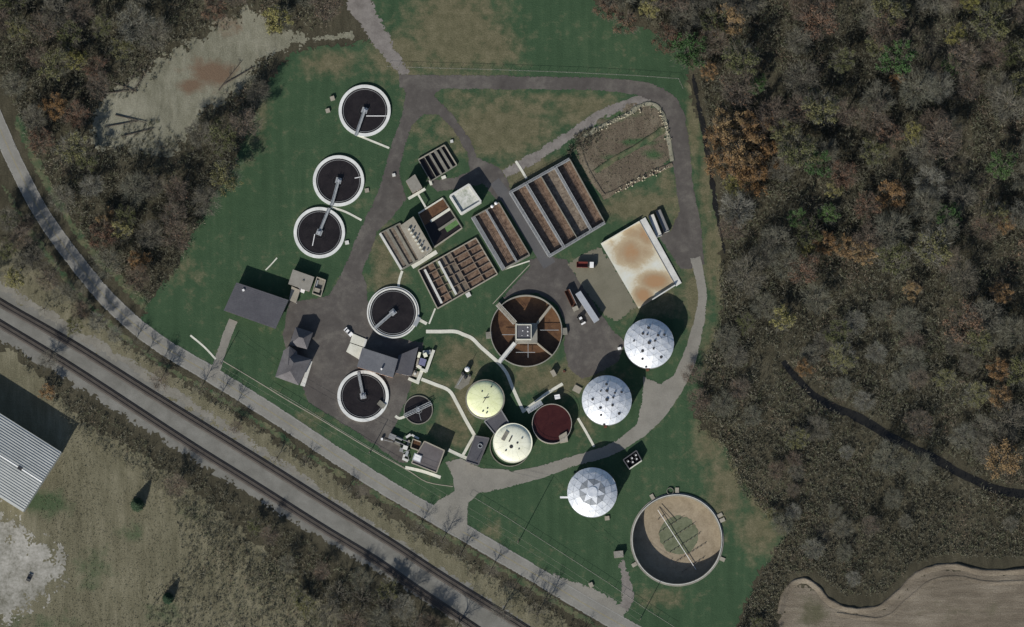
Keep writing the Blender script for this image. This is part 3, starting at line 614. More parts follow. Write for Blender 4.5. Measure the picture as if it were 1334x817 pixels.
def storage_tank():
    c, r = BT, BTR
    t = thing('storage_tank', 'largest round tank, sunken, tan sludge with a greenish centre and pipes', 'tank', c)
    MB().ring(c, r, r-.4, -6.6, .9, 128).build('wall', M['old_concrete'], t)
    MB().ring(c, r+.75, r+.02, 0, .35, 128).build('footing', M['tank_wall'], t)
    MB().ring(c, r+.06, r-.16, .9, 1.02, 128).build('coping', M['white_concrete'], t)
    MB().cyl(c, r-.38, -6.6, -5.5, 96).build('sludge', M['tan_sludge'], t)
    g = P(884, 697, -5.5); pts = [g+Vector((math.cos(a), math.sin(a)))*(8.4+.9*noise.noise(Vector((math.cos(a)*2, math.sin(a)*2, 4)))+.5*noise.noise(Vector((math.cos(a)*7, math.sin(a)*7, 1)))) for a in [2*math.pi*i/90 for i in range(90)]]
    MB().prism(pts, -5.52, -5.46).build('scum_patch', M['green_scum'], t)
    a, b = P(857, 664, -3), P(907, 742, -3); d = (b-a).normalized(); n = Vector((-d.y, d.x))
    hd = MB().tube((*a, -4.5), (*b, -4.5), .12).build('header_pipe', M['white_paint'], t)
    m = MB()
    for i in range(9):
        p = a+(b-a)*i/8; m.tube((*p, -5.6), (*p, -4.5), .07, n=4)
    m.build('support', M['old_concrete'], hd)
    MB().tube((*P(860, 660, -4), -4.5), (*P(879, 681, -4), -4.5), .12).build('header_pipe', M['dark_metal'], t)
    for k, (l1, l2) in enumerate(((.12, .10), (.27, .55), (.42, .75), (.57, .72), (.72, .66), (.86, .42))):
        p = a+(b-a)*(.12+.8*k/5); q0 = p-n*11*l1*1.6; q1 = p+n*14*l2
        if k > 1: q0 = p-n*5.5
        lp = MB().tube((*q0, -4.9), (*q1, -4.9), .08, n=5).build('lateral_pipe', M['old_concrete'], t)
        m = MB(); L = (q1-q0).length; j = 0.0
        while j < L:
            s = q0+(q1-q0).normalized()*j; m.tube((*s, -5.5), (*s, -4.7), .15, n=5); j += 2.1
        m.build('diffusers', M['rusty_metal'], lp)
    for x, y, rz in ((850, 648, .9), (937, 672, .3), (826, 736, .5), (944, 703+27, .2), (945, 676, 0), (882, 640, 1.5)):
        p = P(x, y); dd = (p-c).normalized(); MB().strip(c+dd*(r+.8), c+dd*(r+3.0), 1.6, 0, .5).build('buttress', M['beige_concrete'], t)
    p = P(873, 640); MB().ring(p, 1.5, 1.3, .05, .7, 24).build('sump_ring', M['old_concrete'], t)
storage_tank()
def red_tank():
    c = P(719, 552, 3.8); r = 26*PXM
    t = thing('sludge_tank', 'open round tank of dark red liquor between yellow and silver domes', 'tank', c)
    MB().ring(c, r, r-.28, 0, 3.8, 80).build('wall', M['beige_concrete'], t)
    MB().cyl(c, r-.27, .05, 2.9, 64).build('liquor', M['red_liquor'], t)
    m = MB()
    for i in range(20):
        a = 2*math.pi*i/20; m.tube((c.x+(r-.14)*math.cos(a), c.y+(r-.14)*math.sin(a), 3.8), (c.x+(r-.14)*math.cos(a), c.y+(r-.14)*math.sin(a), 4.7), .04, n=4)
    m.ring(c, r-.1, r-.18, 4.64, 4.7, 60); m.build('handrail', M['galvanised'], t)
    MB().prism(PL([(728, 568), (738, 562), (740, 575), (730, 577)], 3.7), 0, 3.78).build('stair_block', M['beige_concrete'], t)
    a, b = P(687, 536, 3.8), P(706, 524, 3.8); br = MB().strip(a, b, 2.2, 3.7, 3.82).build('gangway', M['galvanised'], t)
    m = MB(); d = (b-a).normalized(); n = Vector((-d.y, d.x))
    for s in (-1, 1): rail_along(m, a+n*s, b+n*s, 3.82, 1.0, 1.2, .07)
    m.build('handrail', M['galvanised'], br)
    m = MB().tube((*c, .5), (*c, 3.4), .12); m.build('mixer', M['dark_metal'], t)
red_tank()

# ------------------------------------------------------------------ domed tanks
def geodesic(cx, cy, label, star=False, seed=0):
    h, r, rise = 8.0, 32*PXM, 3.7
    c = P(cx, cy, h); rr = random.Random(seed)
    t = thing('domed_tank', label, 'domed tank', c, 0, 'silver domed tanks')
    MB().ring(c, r-.15, r-.5, 0, h-.05, 72).build('wall', M['grey_concrete'], t)
    MB().ring(c, r+.12, r-.6, h-.045, h+.22, 72).build('ring_beam', M['aluminium'], t)
    Rs = (r*r+rise*rise)/(2*rise); zc = h+.2+rise-Rs; n = 4
    def pt(k, i):
        if k == 0: return Vector((c.x, c.y, zc+Rs))
        a = 2*math.pi*(i % (6*k))/(6*k)+.35; th = math.asin(r/Rs)*k/n
        return Vector((c.x+Rs*math.sin(th)*math.cos(a), c.y+Rs*math.sin(th)*math.sin(a), zc+Rs*math.cos(th)))
    tm = math.asin(r/Rs); MB().lathe(c, [((Rs-.45)*math.sin(tm*(1-j/9)), zc+(Rs-.45)*math.cos(tm*(1-j/9))) for j in range(9)], 48).build('shell', M['shell_and_reflection'], t)
    tris = []
    for k in range(1, n+1):
        for s in range(6):
            for j in range(k):
                tris.append((k, pt(k, s*k+j), pt(k, s*k+j+1), pt(k-1, s*(k-1)+j), 0))
                if j < k-1: tris.append((k, pt(k, s*k+j+1), pt(k-1, s*(k-1)+j+1), pt(k-1, s*(k-1)+j), 1))
    for k, a, b, d, inv in tris:
        ce = (a+b+d)/3; nn = (b-a).cross(d-a).normalized(); nn = nn if nn.z > 0 else -nn
        off = [rr.uniform(-.085, .085) for _ in range(3)]
        pts = [ce+(p-ce)*.965+nn*(.12+o) for p, o in zip((a, b, d), off)]
        if (pts[1]-pts[0]).cross(pts[2]-pts[0]).z < 0: pts.reverse()
        m = MB(); m.v = [tuple(p) for p in pts]+[tuple(p-nn*.07) for p in pts]; m.f = [(0, 1, 2), (5, 4, 3), (0, 3, 4, 1), (1, 4, 5, 2), (2, 5, 3, 0)]
        dark = star and k == 2 and inv == 0 and True  # alternate second-ring panels coloured darker to paint in the star of facet reflections
        m.build('panel', M['shell_and_reflection' if dark else 'aluminium'], t)
    if star:
        MB().cyl((c.x, c.y), 2.6, h+rise+.0, h+rise+.42, 20, 2.2).build('crown_cap', M['aluminium'], t)
        MB().box(P(734+2, 648, h), 4.2, .8, h-.3, h+.1, .0).build('platform', M['white_paint'], t)
        return t, c
    sp = [(-2, -21), (-7, -11), (10, -10), (19, -10), (-19, -2), (8, -4), (-9, 10), (6, 8), (16, 17), (-8, 21), (-4, 30), (-1, -10)]
    for dx, dy in sp:
        dx += rr.uniform(-1.5, 1.5); dy += rr.uniform(-1.5, 1.5); x, y = dx*PXM, -dy*PXM; rad = math.hypot(x, y)
        z = zc+math.sqrt(max(Rs*Rs-rad*rad, 0)); s = rr.uniform(.38, .66)
        MB().cyl((c.x+x, c.y+y), s*1.15, z-.1, z+.42, 9, s*.8).build('vent', M['dark_metal'], t)
    MB().cyl((c.x, c.y), .8, zc+Rs-.05, zc+Rs+.6, 12, .6).build('crown_vent', M['dark_metal'], t)
    m = MB(); a = Vector((c.x-.6, c.y-r)); rail_along(m, a, Vector((c.x-.4, c.y-2)), h+.6, .5, 2.5, .05) if False else m.strip(a, (c.x-.5, c.y-r-.8), 1.2, 0, h); m.build('ladder_cage', M['rusty_metal'], t)
    return t, c
geodesic(845.5, 447.5, 'silver faceted dome tank at the foot of the stained slab, rightmost', seed=1)
geodesic(790.5, 521.5, 'silver faceted dome tank between the red tank and the ring drive', seed=2)
geodesic(771.5, 641.5, 'silver dome tank with a grey star of painted-in reflections, below the ring drive on the lawn', star=True, seed=3)

def digester(cx, cy, label, mat, h=5.4, rpx=25, rise=1.5, extras=False, seed=0):
    c = P(cx, cy, h); r = rpx*PXM; rr = random.Random(seed)
    t = thing('digester_tank', label, 'digester', c, 0, 'yellowish domed digesters')
    MB().ring(c, r+.12, r-.3, 0, h, 64).build('wall', M['tank_wall'], t)
    MB().ring(c, r+.2, r-.5, h+.003, h+.28, 64).build('rim', M['cream_paint' if extras else 'old_concrete'], t)
    prof = [(r-.35, h+.2)]+[((r-.35)*math.cos(u), h+.2+rise*math.sin(u)) for u in (.35, .7, 1.05, 1.35)]
    n = 16
    for s in range(n):
        m = MB(); a0 = 2*math.pi*s/n+.003; a1 = 2*math.pi*(s+1)/n-.003; K = 3
        lift = rr.uniform(0, .03)
        for rad, z in prof+[(.02, h+.2+rise)]: m.v += [(c.x+rad*math.cos(a0+(a1-a0)*i/K), c.y+rad*math.sin(a0+(a1-a0)*i/K), z+lift) for i in range(K+1)]
        for k in range(len(prof)):
            for i in range(K): m.f.append((k*(K+1)+i, k*(K+1)+i+1, (k+1)*(K+1)+i+1, (k+1)*(K+1)+i))
        m.build('cover_panel', M[mat], t, True)
    MB().lathe(c, [(q[0], q[1]-.1) for q in prof], 40).build('cover_frame', M[mat], t)
    zt = h+.2+rise
    def on(px, py): return P(px, py, h+rise*.8)
    if not extras:
        m = MB(); m.tube((*on(cx-3, cy+5), zt+.15), (*on(cx+4, cy-6), zt+.15), .13); m.tube((*on(cx-2, cy-1), zt+.2), (*on(cx+5, cy-2), zt+.2), .11); m.build('gas_pipe', M['dark_metal'], t)
        for x, y in ((-4, -10), (3, 12), (-3, 16), (2, 18), (8, -16)):
            MB().cyl(on(cx+x, cy+y), .32, h+.8, zt+.05, 8).build('hatch', M['dark_metal'], t)
    else:
        MB().box(on(cx-10, cy-9), 4.2, 1.7, h+1.2, zt-.05, 1.05).build('hatch', M['old_concrete'], t)
        MB().box(on(cx-3, cy-5), 2.8, .55, h+1.4, zt+.15, 1.1).build('hatch', M['dark_metal'], t)
        for x, y, s in ((-2, 5, .8), (6, 0, .45), (-9, 10, .35), (8, 8, .3), (12, -6, .3)):
            MB().cyl(on(cx+x, cy+y), s, h+.7, zt+.1, 12).build('hatch', M['dark_metal'], t)
        g = P(664.5, 581.5)
        MB().ring(g, 26.5*PXM, 26.5*PXM-.3, 0, .7, 72, math.radians(140), math.radians(330)).build('kerb_wall', M['old_concrete'], t)
    return t
digester(632, 520, 'pale yellow domed digester beside the bent white path', 'yellow_paint', seed=4)
digester(668, 577, 'cream domed digester with dark hatches, left of the red tank', 'cream_paint', extras=True, seed=5)

# ------------------------------------------------------------------ rectangular basins
def basin(name, label, corners, rim, walls, liquids, z_liq, wall_mat='grey_concrete', cat='basin', rails=(), group=None, extra=None):
    """corners TL,TR,BR,BL in pixels at rim height; walls = (s0,t0,s1,t1,width m, material); liquids = (s0,t0,s1,t1,material)"""
    q = [P(x, y, rim) for x, y in corners]; c = (q[0]+q[1]+q[2]+q[3])/4
    Q = lambda s, t: (q[0]*(1-s)+q[1]*s)*(1-t)+(q[3]*(1-s)+q[2]*s)*t
    th = thing(name, label, cat, c, 0, group)
    for i, w in enumerate(walls):
        a, b = Q(w[0], w[1]), Q(w[2], w[3]); top = rim+.005*i+(w[6] if len(w) > 6 else 0)
        nm = w[7] if len(w) > 7 else 'wall'
        o = MB().strip(a, b, w[4], 0, top).build(nm, M[w[5] or wall_mat], th)
        if i in rails:
            d = (b-a).normalized(); n = Vector((-d.y, d.x))
            for s in (-1, 1):
                m = MB(); rail_along(m, a+n*s*(w[4]/2-.1), b+n*s*(w[4]/2-.1), top, 1.0, 2.5, .06); m.build('handrail', M['galvanised'], o)
    for i, l in enumerate(liquids):
        MB().prism([Q(l[0], l[1]), Q(l[2], l[1]), Q(l[2], l[3]), Q(l[0], l[3])], .05, z_liq+.004*i).build('liquid', M[l[4]], th)
    return th, Q
EDGE = lambda w, m=None: [(0, 0, 1, 0, w, m), (0, 1, 1, 1, w, m), (0, 0, 0, 1, w, m), (1, 0, 1, 1, w, m)]
# four-lane aeration basin
basin('aeration_basin', 'four-lane aeration basin of foaming brown water beside the drying bed', [(664, 251), (742, 207), (788, 290), (715, 334)], 2.3,
      [(0, 0, 1, 0, 1.1, None), (0, 1, 1, 1, 1.1, None), (0.015, 0, 0.015, 1, 1.5, None), (1, 0, 1, 1, .4, 'old_concrete'), (.27, 0, .27, 1, 1.3, None), (.515, 0, .515, 1, .35, 'old_concrete'), (.76, 0, .76, 1, 1.3, None)],
      [(0, 0, .27, 1, 'aerated_water'), (.27, 0, .515, 1, 'aerated_water'), (.515, 0, .76, 1, 'greyer_aerated_water'), (.76, 0, 1, 1, 'aerated_water')], .2, rails=(0, 1, 2, 4, 6))
# two-lane basin
basin('aeration_basin', 'two-lane aeration basin of foaming brown water left of the grey lane', [(614, 284), (650, 264), (690, 332), (654, 352)], 1.7,
      [(0, 0, 1, 0, .5, 'old_concrete'), (0, 1, 1, 1, .7, 'old_concrete'), (.06, 0, .06, 1, 1.8, None), (1, 0, 1, 1, .35, 'old_concrete'), (.54, 0, .54, 1, .9, None)],
      [(0, 0, .54, 1, 'aerated_water'), (.54, 0, 1, 1, 'aerated_water')], .3, rails=(2, 4))
for k, (x, y) in enumerate(((641, 269), (646, 265))):
    o = MB().cyl(P(x, y, 1.6), .62, 0, 1.7, 14).build('tank', M['white_paint'], loc=(*P(x, y, 1.6), 0)) if False else None
    t = thing('chemical_tank', ('left' if k == 0 else 'right')+' one of two tiny white tanks at the head of the two-lane basin', 'tank', P(x, y, 1.4), 0, 'small white tanks at the basin head')
    MB().cyl(P(x, y, 1.4), .62, 0, 1.9, 14).build('shell', M['white_paint'], t); MB().cyl(P(x, y, 1.4), .66, 1.9, 2.15, 14, .2).build('lid', M['white_paint'], t)
# grid basin
speckled('cell_wall', (0.13, 0.10, 0.078), (0.24, 0.195, 0.155), 0.4, 2.0)
gw = EDGE(.45, 'beige_concrete')
gw += [(.09, .06, .09, .94, .95, 'white_concrete', .25, 'walkway'), (.335, .05, .335, .93, .95, 'white_concrete', .25, 'walkway')]
gw += [(.245, 0, .245, 1, .25, 'cell_wall'), (.44, 0, .44, 1, .25, 'cell_wall'), (.55, 0, .55, 1, .35, 'cell_wall'), (.79, 0, .79, 1, .35, 'cell_wall')]
for tt in (.2, .4, .6, .8): gw.append((.09, tt, .33, tt, .25, 'cell_wall'))
for tt in (.17, .34, .5, .66, .83): gw.append((.55, tt, 1, tt, .3, 'cell_wall'))
for tt in (.25, .5, .75): gw.append((.335, tt, .55, tt, .25, 'cell_wall'))
basin('settling_basin', 'basin divided into a grid of small brown cells with two white walkways', [(545, 352), (620, 310), (648, 357), (570, 402)], 1.2, gw,
      [(0, 0, .09, 1, 'clear_dark_water'), (.09, 0, .245, 1, 'aerated_water'), (.245, 0, .335, 1, 'green_scum'), (.335, 0, .55, 1, 'scummy_water'), (.55, 0, 1, 1, 'aerated_water')], .35, wall_mat='cell_wall')
# narrow channels by the pump house
basin('settling_basin', 'pair of narrow scummy channels along the pump house', [(495, 304), (521, 291), (547, 338), (523, 351)], .9,
      [(0, 0, 1, 0, .5, None), (0, 1, 1, 1, .7, None), (0, 0, 0, 1, 1.0, 'white_concrete'), (1, 0, 1, 1, .5, None), (.36, 0, .36, 1, 1.2, None), (.72, 0, .72, 1, 1.2, None)],
      [(0, 0, .36, 1, 'scummy_water'), (.36, 0, .72, 1, 'greyer_aerated_water'), (.72, 0, 1, 1, 'scummy_water')], .3, 'old_concrete')
# dark channels in the shade of the pump house
basin('channel_basin', 'three deep dark channels in the shade of the pump house', [(545, 278), (577, 258), (602, 297), (566, 322)], .8,
      [(0, 0, 1, 0, .6, 'path_concrete'), (0, 1, 1, 1, .6, 'beige_concrete'), (0, 0, 0, 1, .4, 'old_concrete'), (1, 0, 1, 1, .5, 'old_concrete'), (.25, .36, 1, .36, 1.1, 'path_concrete'), (.35, .68, 1, .68, 1.0, 'old_concrete')],
      [(0, 0, 1, .36, 'brown_sludge'), (0, .36, 1, .68, 'clear_dark_water'), (0, .68, .55, 1, 'clear_dark_water'), (.55, .68, 1, .86, 'algae'), (.55, .86, 1, 1, 'clear_dark_water')], .12)
# small five-lane basin at the top
basin('grit_basin', 'small walled basin of five dark narrow lanes on the upper lawn', [(545, 208), (579, 189), (595, 215), (561, 236)], 1.2,
      [(0, 0, 1, 0, .5, 'beige_concrete'), (0, 1, 1, 1, .4, 'old_concrete'), (0, 0, 0, 1, .4, 'old_concrete'), (1, 0, 1, 1, .5, 'beige_concrete'), (.22, 0, .22, 1, .3, 'old_concrete'), (.42, 0, .42, 1, .9, 'old_concrete'), (.63, 0, .63, 1, 1.3, 'old_concrete'), (.82, 0, .82, 1, 1.1, 'old_concrete')],
      [(0, 0, 1, 1, 'clear_dark_water')], .15)
# stained slab with push walls
def slab():
    q = PL([(783, 318), (841, 284), (887, 367), (832, 402)], .3); c = sum(q, Vector((0, 0)))/4
    t = thing('storage_slab', 'large white concrete slab stained with tan and orange sludge', 'concrete slab', c)
    Q = lambda s, u: (q[0]*(1-s)+q[1]*s)*(1-u)+(q[3]*(1-s)+q[2]*s)*u
    V, F = [], []; nx, ny = 30, 40
    for j in range(ny+1):
        for i in range(nx+1): p = Q(.86*i/nx, j/ny); V.append((p.x-c.x, p.y-c.y, .3))
    for j in range(ny):
        for i in range(nx): b = j*(nx+1)+i; F.append((b, b+nx+1, b+nx+2, b+1))
    me = bpy.data.meshes.new('slab'); me.from_pydata(V, [], F)
    at = me.attributes.new('dry', 'FLOAT', 'POINT'); vv = np.array(V)[:, :2]+np.array([c.x, c.y])
    at.data.foreach_set('value', (blob(vv, [(822, 328, 24, 22, .95), (842, 305, 20, 20, .9), (854, 366, 24, 13, 1.2), (838, 385, 14, 15, 1.1), (828, 303, 20, 14, .75), (800, 318, 14, 10, .4), (838, 328, 20, 14, .7), (812, 340, 16, 10, .6)])).astype(np.float32))
    link('slab', me, M['pad_slab'], t)
    MB().prism([Q(0, 0), Q(.86, 0), Q(.86, 1), Q(0, 1)], .0, .296).build('base', M['white_concrete'], t)
    MB().prism([Q(.87, -.01), Q(1, -.01), Q(1, 1.02), Q(.87, 1.02)], 0, .55).build('side_ramp', M['white_concrete'], t)
    MB().strip(Q(.866, 0), Q(.866, 1), .25, 0, .75).build('side_wall', M['beige_concrete'], t)
    MB().strip(Q(0, 0), Q(.86, 0), .3, 0, 2.1).build('push_wall', M['path_concrete'], t)
    MB().strip(Q(.32, 1), Q(.86, 1), .45, 0, 2.1).build('push_wall', M['white_concrete'], t)
slab()
def bays():
    for k, (a, b, w, mt, lb) in enumerate((((848, 280), (859, 308), 2.4, 'white_concrete', 'white open steel skip against the stained slab'), ((857, 274), (869, 302), 2.2, 'grey_concrete', 'grey open steel skip right of the white skip'))):
        A, B = P(*a, .7), P(*b, .7); c = (A+B)/2; d = (B-A).normalized(); n = Vector((-d.y, d.x)); t = thing('waste_skip', lb, 'skip', c, 0, 'skips beside the stained slab')
        MB().strip(A, B, w, .12, .55).build('load', M[mt], t)
        for s in (-1, 1): MB().strip(A+n*s*(w/2+.1), B+n*s*(w/2+.1), .12, .1, 1.5).build('side', M['dark_metal'], t)
        MB().strip(A+n*(w/2), A-n*(w/2), .12, .1, 1.45).build('end', M['dark_metal'], t); MB().strip(B+n*(w/2), B-n*(w/2), .12, .1, 1.0).build('end', M['white_concrete'], t)
bays()

# ------------------------------------------------------------------ buildings
def flat_building(label, corners, h, roof, wall, over=.15, parapet=None, name='building', vents=(), door=None, cat='building', group=None):
    q = [P(x, y, h) for x, y in corners]; c = sum(q, Vector((0, 0)))/4; t = thing(name, label, cat, c, 0, group)
    qi = [p+(c-p).normalized()*over*1.4 for p in q]
    MB().prism(qi, 0, h-.2).build('wall', M[wall], t)
    MB().prism(q, h-.2, h-.002).build('roof', M[roof], t)
    if parapet:
        m = MB()
        for i in range(4): m.strip(q[i], q[(i+1) % 4], .45, h-.19, h+.38+.004*i)
        m.build('parapet', M[parapet], t)
    for v in vents:
        x, y, s = v[:3]; o = MB().box(P(x, y, h+.5), s, s, h-.01, h+s*.8, .4).build('roof_vent', M[v[3] if len(v) > 3 else 'white_paint'], t)
    # doors and windows on the sunny south-west wall (BL-BR edge)
    a, b = qi[3], qi[2]; d = (b-a).normalized(); n = Vector((d.y, -d.x)); n = n if n.dot((a+b)/2-c) > 0 else -n; L = (b-a).length
    m = MB().strip(a+d*L*.2+n*.03, a+d*(L*.2+1.2)+n*.03, .08, .05, 2.15); o = m.build('door', M['dark_metal'], t); MB().box(a+d*(L*.2+1.05)+n*.1, .06, .06, 1.0, 1.12).build('handle', M['galvanised'], o)
    for k in range(3):
        s = L*(.45+.17*k); o = MB().strip(a+d*s+n*.03, a+d*(s+1.1)+n*.03, .08, 1.1, 2.2).build('window', M['white_paint'], t); MB().strip(a+d*(s+.12)+n*.06, a+d*(s+.98)+n*.06, .06, 1.2, 2.1).build('pane', M['dark_metal'], o)
    return t, q
bg1, q1 = flat_building('long building with a plain dark grey roof on the left lawn', [(308, 368), (376, 391), (359, 428.5), (291.5, 404.5)], 5.6, 'dark_roof', 'brick_wall', .5, vents=((317, 378, .9),))
m = MB(); A, B, C_, D_ = q1[0], q1[1], q1[2], q1[3]
for i in range(1, 17):      # roof sheet seams
    s = i/17; m.strip(A*(1-s)+D_*s, B*(1-s)+C_*s, .07, 5.58, 5.63)
m.build('roof_seam', M['dark_roof'], bg1)
flat_building('low tan flat-roofed building below the paired clarifiers', [(381.5, 351), (409.5, 361), (403, 380), (375.5, 370)], 4.0, 'tan_roof', 'brick_wall', .2, vents=((395, 366, .6, 'old_concrete'),))
flat_building('small pale annex roof at the corner of the tan building', [(380, 373), (391, 378), (385.5, 395), (376.5, 391)], 2.4, 'beige_concrete', 'pale_wall', .1)
MB_ = MB().box(P(393, 378.5, 1.6), 2.6, 1.4, .1, 1.7, -.35).build('white_cabinet', M['white_paint']); tag(MB_, 'small bright white cabinet between annex and tan building', 'cabinet')
def enclosure():
    q = PL([(413, 361), (424, 365), (418, 386), (407, 382)], 1.8); c = sum(q, Vector((0, 0)))/4; t = thing('walled_enclosure', 'small open walled enclosure right of the tan building', 'enclosure', c)
    for i, w in enumerate(((0, 1), (1, 2), (2, 3), (3, 0))): MB().strip(q[w[0]], q[w[1]], .35, 0, 1.8+.005*i).build('wall', M['beige_concrete'], t)
    MB().prism(q, .05, .3).build('floor_slab', M['old_concrete'], t)
    MB().box(P(413, 378, 1.5), 2.4, 1.6, .3, 1.5, -.3).build('pump', M['beige_concrete'], t); MB().box(P(412, 369, 1), 1.2, 3, .3, .9, -.3).build('pump', M['galvanised'], t)
enclosure()
pump, qp = flat_building('pump house with a flat concrete roof deck and a row of roof stubs', [(521.5, 294), (538.5, 282), (563.5, 325), (546, 339)], 5.2, 'beige_concrete', 'tank_wall', .1, name='pump_house')
for k in range(7):
    x, y = 533+2.9*k, 299+4.7*k
    MB().box(P(x, y, 5.7), .9, .8, 5.19, 6.4, .5).build('roof_hatch', M['path_concrete'], pump)
    if k % 2 == 0: MB().cyl(P(x+6, y-1, 5.7), .3, 5.19, 6.1, 8).build('roof_vent', M['galvanised'], pump)
flat_building('small square flat-roofed hut below the five-lane basin', [(528.5, 236), (540.5, 227), (550, 244), (537.5, 252)], 5.0, 'tan_roof', 'brick_wall', .1, name='hut')
def tee_walkway():
    t = thing('gantry', 'pale T-shaped gantry walkway beside the small square hut', 'gantry', P(545, 252))
    MB().strip(P(532, 259, 2.4), P(554, 246, 2.4), 1.2, 2.2, 2.4).build('walkway', M['path_concrete'], t); MB().strip(P(544.5, 253, 2.4), P(554.5, 270, 2.4), .8, 2.2, 2.395).build('walkway', M['path_concrete'], t)
    for x, y in ((533, 258.5), (553, 247), (554, 269)): MB().box(P(x, y, 1), .4, .4, 0, 2.2).build('post', M['old_concrete'], t)
tee_walkway()
def box_tank():
    h = 5.6; q = PL([(586.5, 255), (611, 240), (626.5, 262.5), (601, 278)], h); c = sum(q, Vector((0, 0)))/4
    t = thing('box_tank', 'square concrete box with raised white edges and a streaky recessed roof', 'tank', c)
    MB().prism([p+(c-p).normalized()*.2 for p in q], 0, 4.6).build('body', M['white_concrete'], t)
    for i in range(4): MB().strip(q[i], q[(i+1) % 4], .75, .02, h+.005*i).build('wall', M['white_concrete'], t)
    MB().prism([p+(c-p).normalized()*.6 for p in q], 4.6, 4.68).build('roof', M['streaked'], t)
speckled('streaked', (0.26, 0.29, 0.22), (0.58, 0.58, 0.54), 0.12, 0.9, contrast=(0.40, 0.56))
box_tank()

def gable(name, label, corners, eave, ridge, roof, wall, hips=(0, 0), over=.4, cat='building', group=None, extra_cross=None):
    """corners TL,TR,BR,BL at eave height; ridge runs from the middle of TL-BL to the middle of TR-BR; hips = inset of each ridge end (m)"""
    q = [P(x, y, eave) for x, y in corners]; c = sum(q, Vector((0, 0)))/4; t = thing(name, label, cat, c, 0, group)
    qi = [p+(c-p).normalized()*over*1.3 for p in q]
    MB().prism(qi, 0, eave-.12).build('wall', M[wall], t)
    a = (q[0]+q[3])/2; b = (q[1]+q[2])/2; d = (b-a).normalized(); a2 = a+d*hips[0]; b2 = b-d*hips[1]
    E = [(*p, eave) for p in q]; R0 = (*a2, ridge); R1 = (*b2, ridge)
    for f in ([E[3], E[2], R1, R0], [E[1], E[0], R0, R1], [E[0], E[3], R0], [E[2], E[1], R1]):
        m = MB(); lo = [(x, y, z-.15) for x, y, z in f]; n = len(f); m.v = f+lo; m.f = [tuple(range(n)), tuple(range(2*n-1, n-1, -1))]+[(i, n+i, n+(i+1) % n, (i+1) % n) for i in range(n)]
        m.build('roof_slope', M[roof], t, recalc=True)
    MB().tube((R0[0], R0[1], ridge+.03), (R1[0], R1[1], ridge+.03), .14).build('ridge_cap', M[roof], t)
    return t, q, c, d
hall, qh = flat_building('hall with a plain blue-grey roof between the two yard clarifiers', [(472, 453), (518.5, 468), (512, 492), (465, 478)], 6.0, 'cool_shingle', 'brick_wall', .2, name='hall')
MB().cyl(P(497, 481, 6.5), .4, 5.95, 7.6, 10).build('roof_vent', M['white_paint'], hall)
flat_building('low dark annex at the right end of the hall', [(519, 463), (545, 452), (536, 490), (515, 486)], 3.4, 'dark_roof', 'brick_wall', .1, name='annex')
house, qq, cc, dd = gable('office_building', 'office with a hipped grey shingle roof by the works entrance', [(370, 456), (358.5, 491), (389, 502), (406, 468)], 4.4, 8.6, 'shingle_roof', 'brick_wall', (4.2, 4.2))
cgm = MB(); fx = P(372, 455, 7.2); fy = P(375, 478, 7.2)
f0, f1, f2 = P(369, 458, 4.2), P(384, 461, 4.2), P(378, 452, 6.6)
cg = MB(); pk = (*P(375, 476, 7.4), 7.4); pa = (*P(377, 451, 6.9), 6.9)
cg.poly([(*P(369, 457, 4.4), 4.4), (*P(367, 470, 4.4), 4.4), pk, pa]); cg.poly([pa, pk, (*P(388, 470, 4.4), 4.4), (*P(387, 458, 4.4), 4.4)]); cg.poly([(*P(369, 457, 4.4), 4.4), pa, (*P(387, 458, 4.4), 4.4)])
cg.build('roof_dormer', M['shingle_roof'], house, recalc=True)
tag(MB().prism(PL([(404, 470), (407, 471), (397, 504), (391, 502)]), 0, .22).build('apron_slab', M['white_concrete']), 'bright white concrete strip along the office wall', kind='structure')
gable('garage', 'dark hip-roofed garage just above the office', [(385, 426), (408, 433), (400, 455), (377, 449)], 4.0, 7.4, 'shingle_roof', 'brick_wall', (3.0, 3.0))
for (pts, lb) in (([(459.5, 434.5), (477, 442), (474, 452), (456, 446)], 'upper pale slab beside the ridged hall'), ([(456, 447), (473.5, 453), (467.5, 468), (451, 458)], 'lower pale slab beside the ridged hall')):
    t = thing('loading_slab', lb, 'slab', P(464, 450), 0, 'pale slabs beside the hall'); MB().prism(PL(pts, .5), 0, .5).build('slab', M['path_concrete'], t)
    a, b = P(*pts[1], .6), P(*pts[2], .6); MB().strip(a, b, .9, 0, .85).build('end_wall', M['white_concrete'], t)
filt, qf = flat_building('flat-roofed building with a skylight beside the entrance drive', [(553, 575), (579, 587), (568.5, 616), (536, 603)], 5.4, 'membrane_roof', 'pale_wall', .2, 'beige_concrete')
sk = MB().prism(PL([(540, 590), (550, 594), (547.5, 603), (537, 599)], 6), 5.39, 5.95).build('skylight', M['grey_paint'], filt)
MB().prism(PL([(541, 591), (549, 594.6), (546.8, 601.5), (538.5, 598)], 6.05), 5.95, 6.1).build('pane', M['white_paint'], sk)
th, _ = basin('sludge_box', 'small open brown sludge box joined to the flat-roofed building', [(538, 572), (549, 576), (546, 587), (535, 583)], 2.2, EDGE(.35, 'beige_concrete'), [(0, 0, 1, 1, 'brown_sludge')], 1.0, cat='tank')
ctl, qc = flat_building('dark-roofed control house linking the two yellowish digesters', [(631, 549), (653, 534.5), (666, 556), (645, 566)], 4.4, 'dark_roof', 'tank_wall', .1, 'grey_concrete', name='control_house')
low, ql = flat_building('low dark-roofed building in the digester shade beside the drive', [(619, 568), (637, 571), (623, 606), (607, 601)], 3.6, 'dark_roof', 'brick_wall', .15, 'shingle_roof')
MB().ring(P(625.5, 581, 3.8), 1.0, .75, 3.59, 4.2, 20).build('roof_fan', M['galvanised'], low)
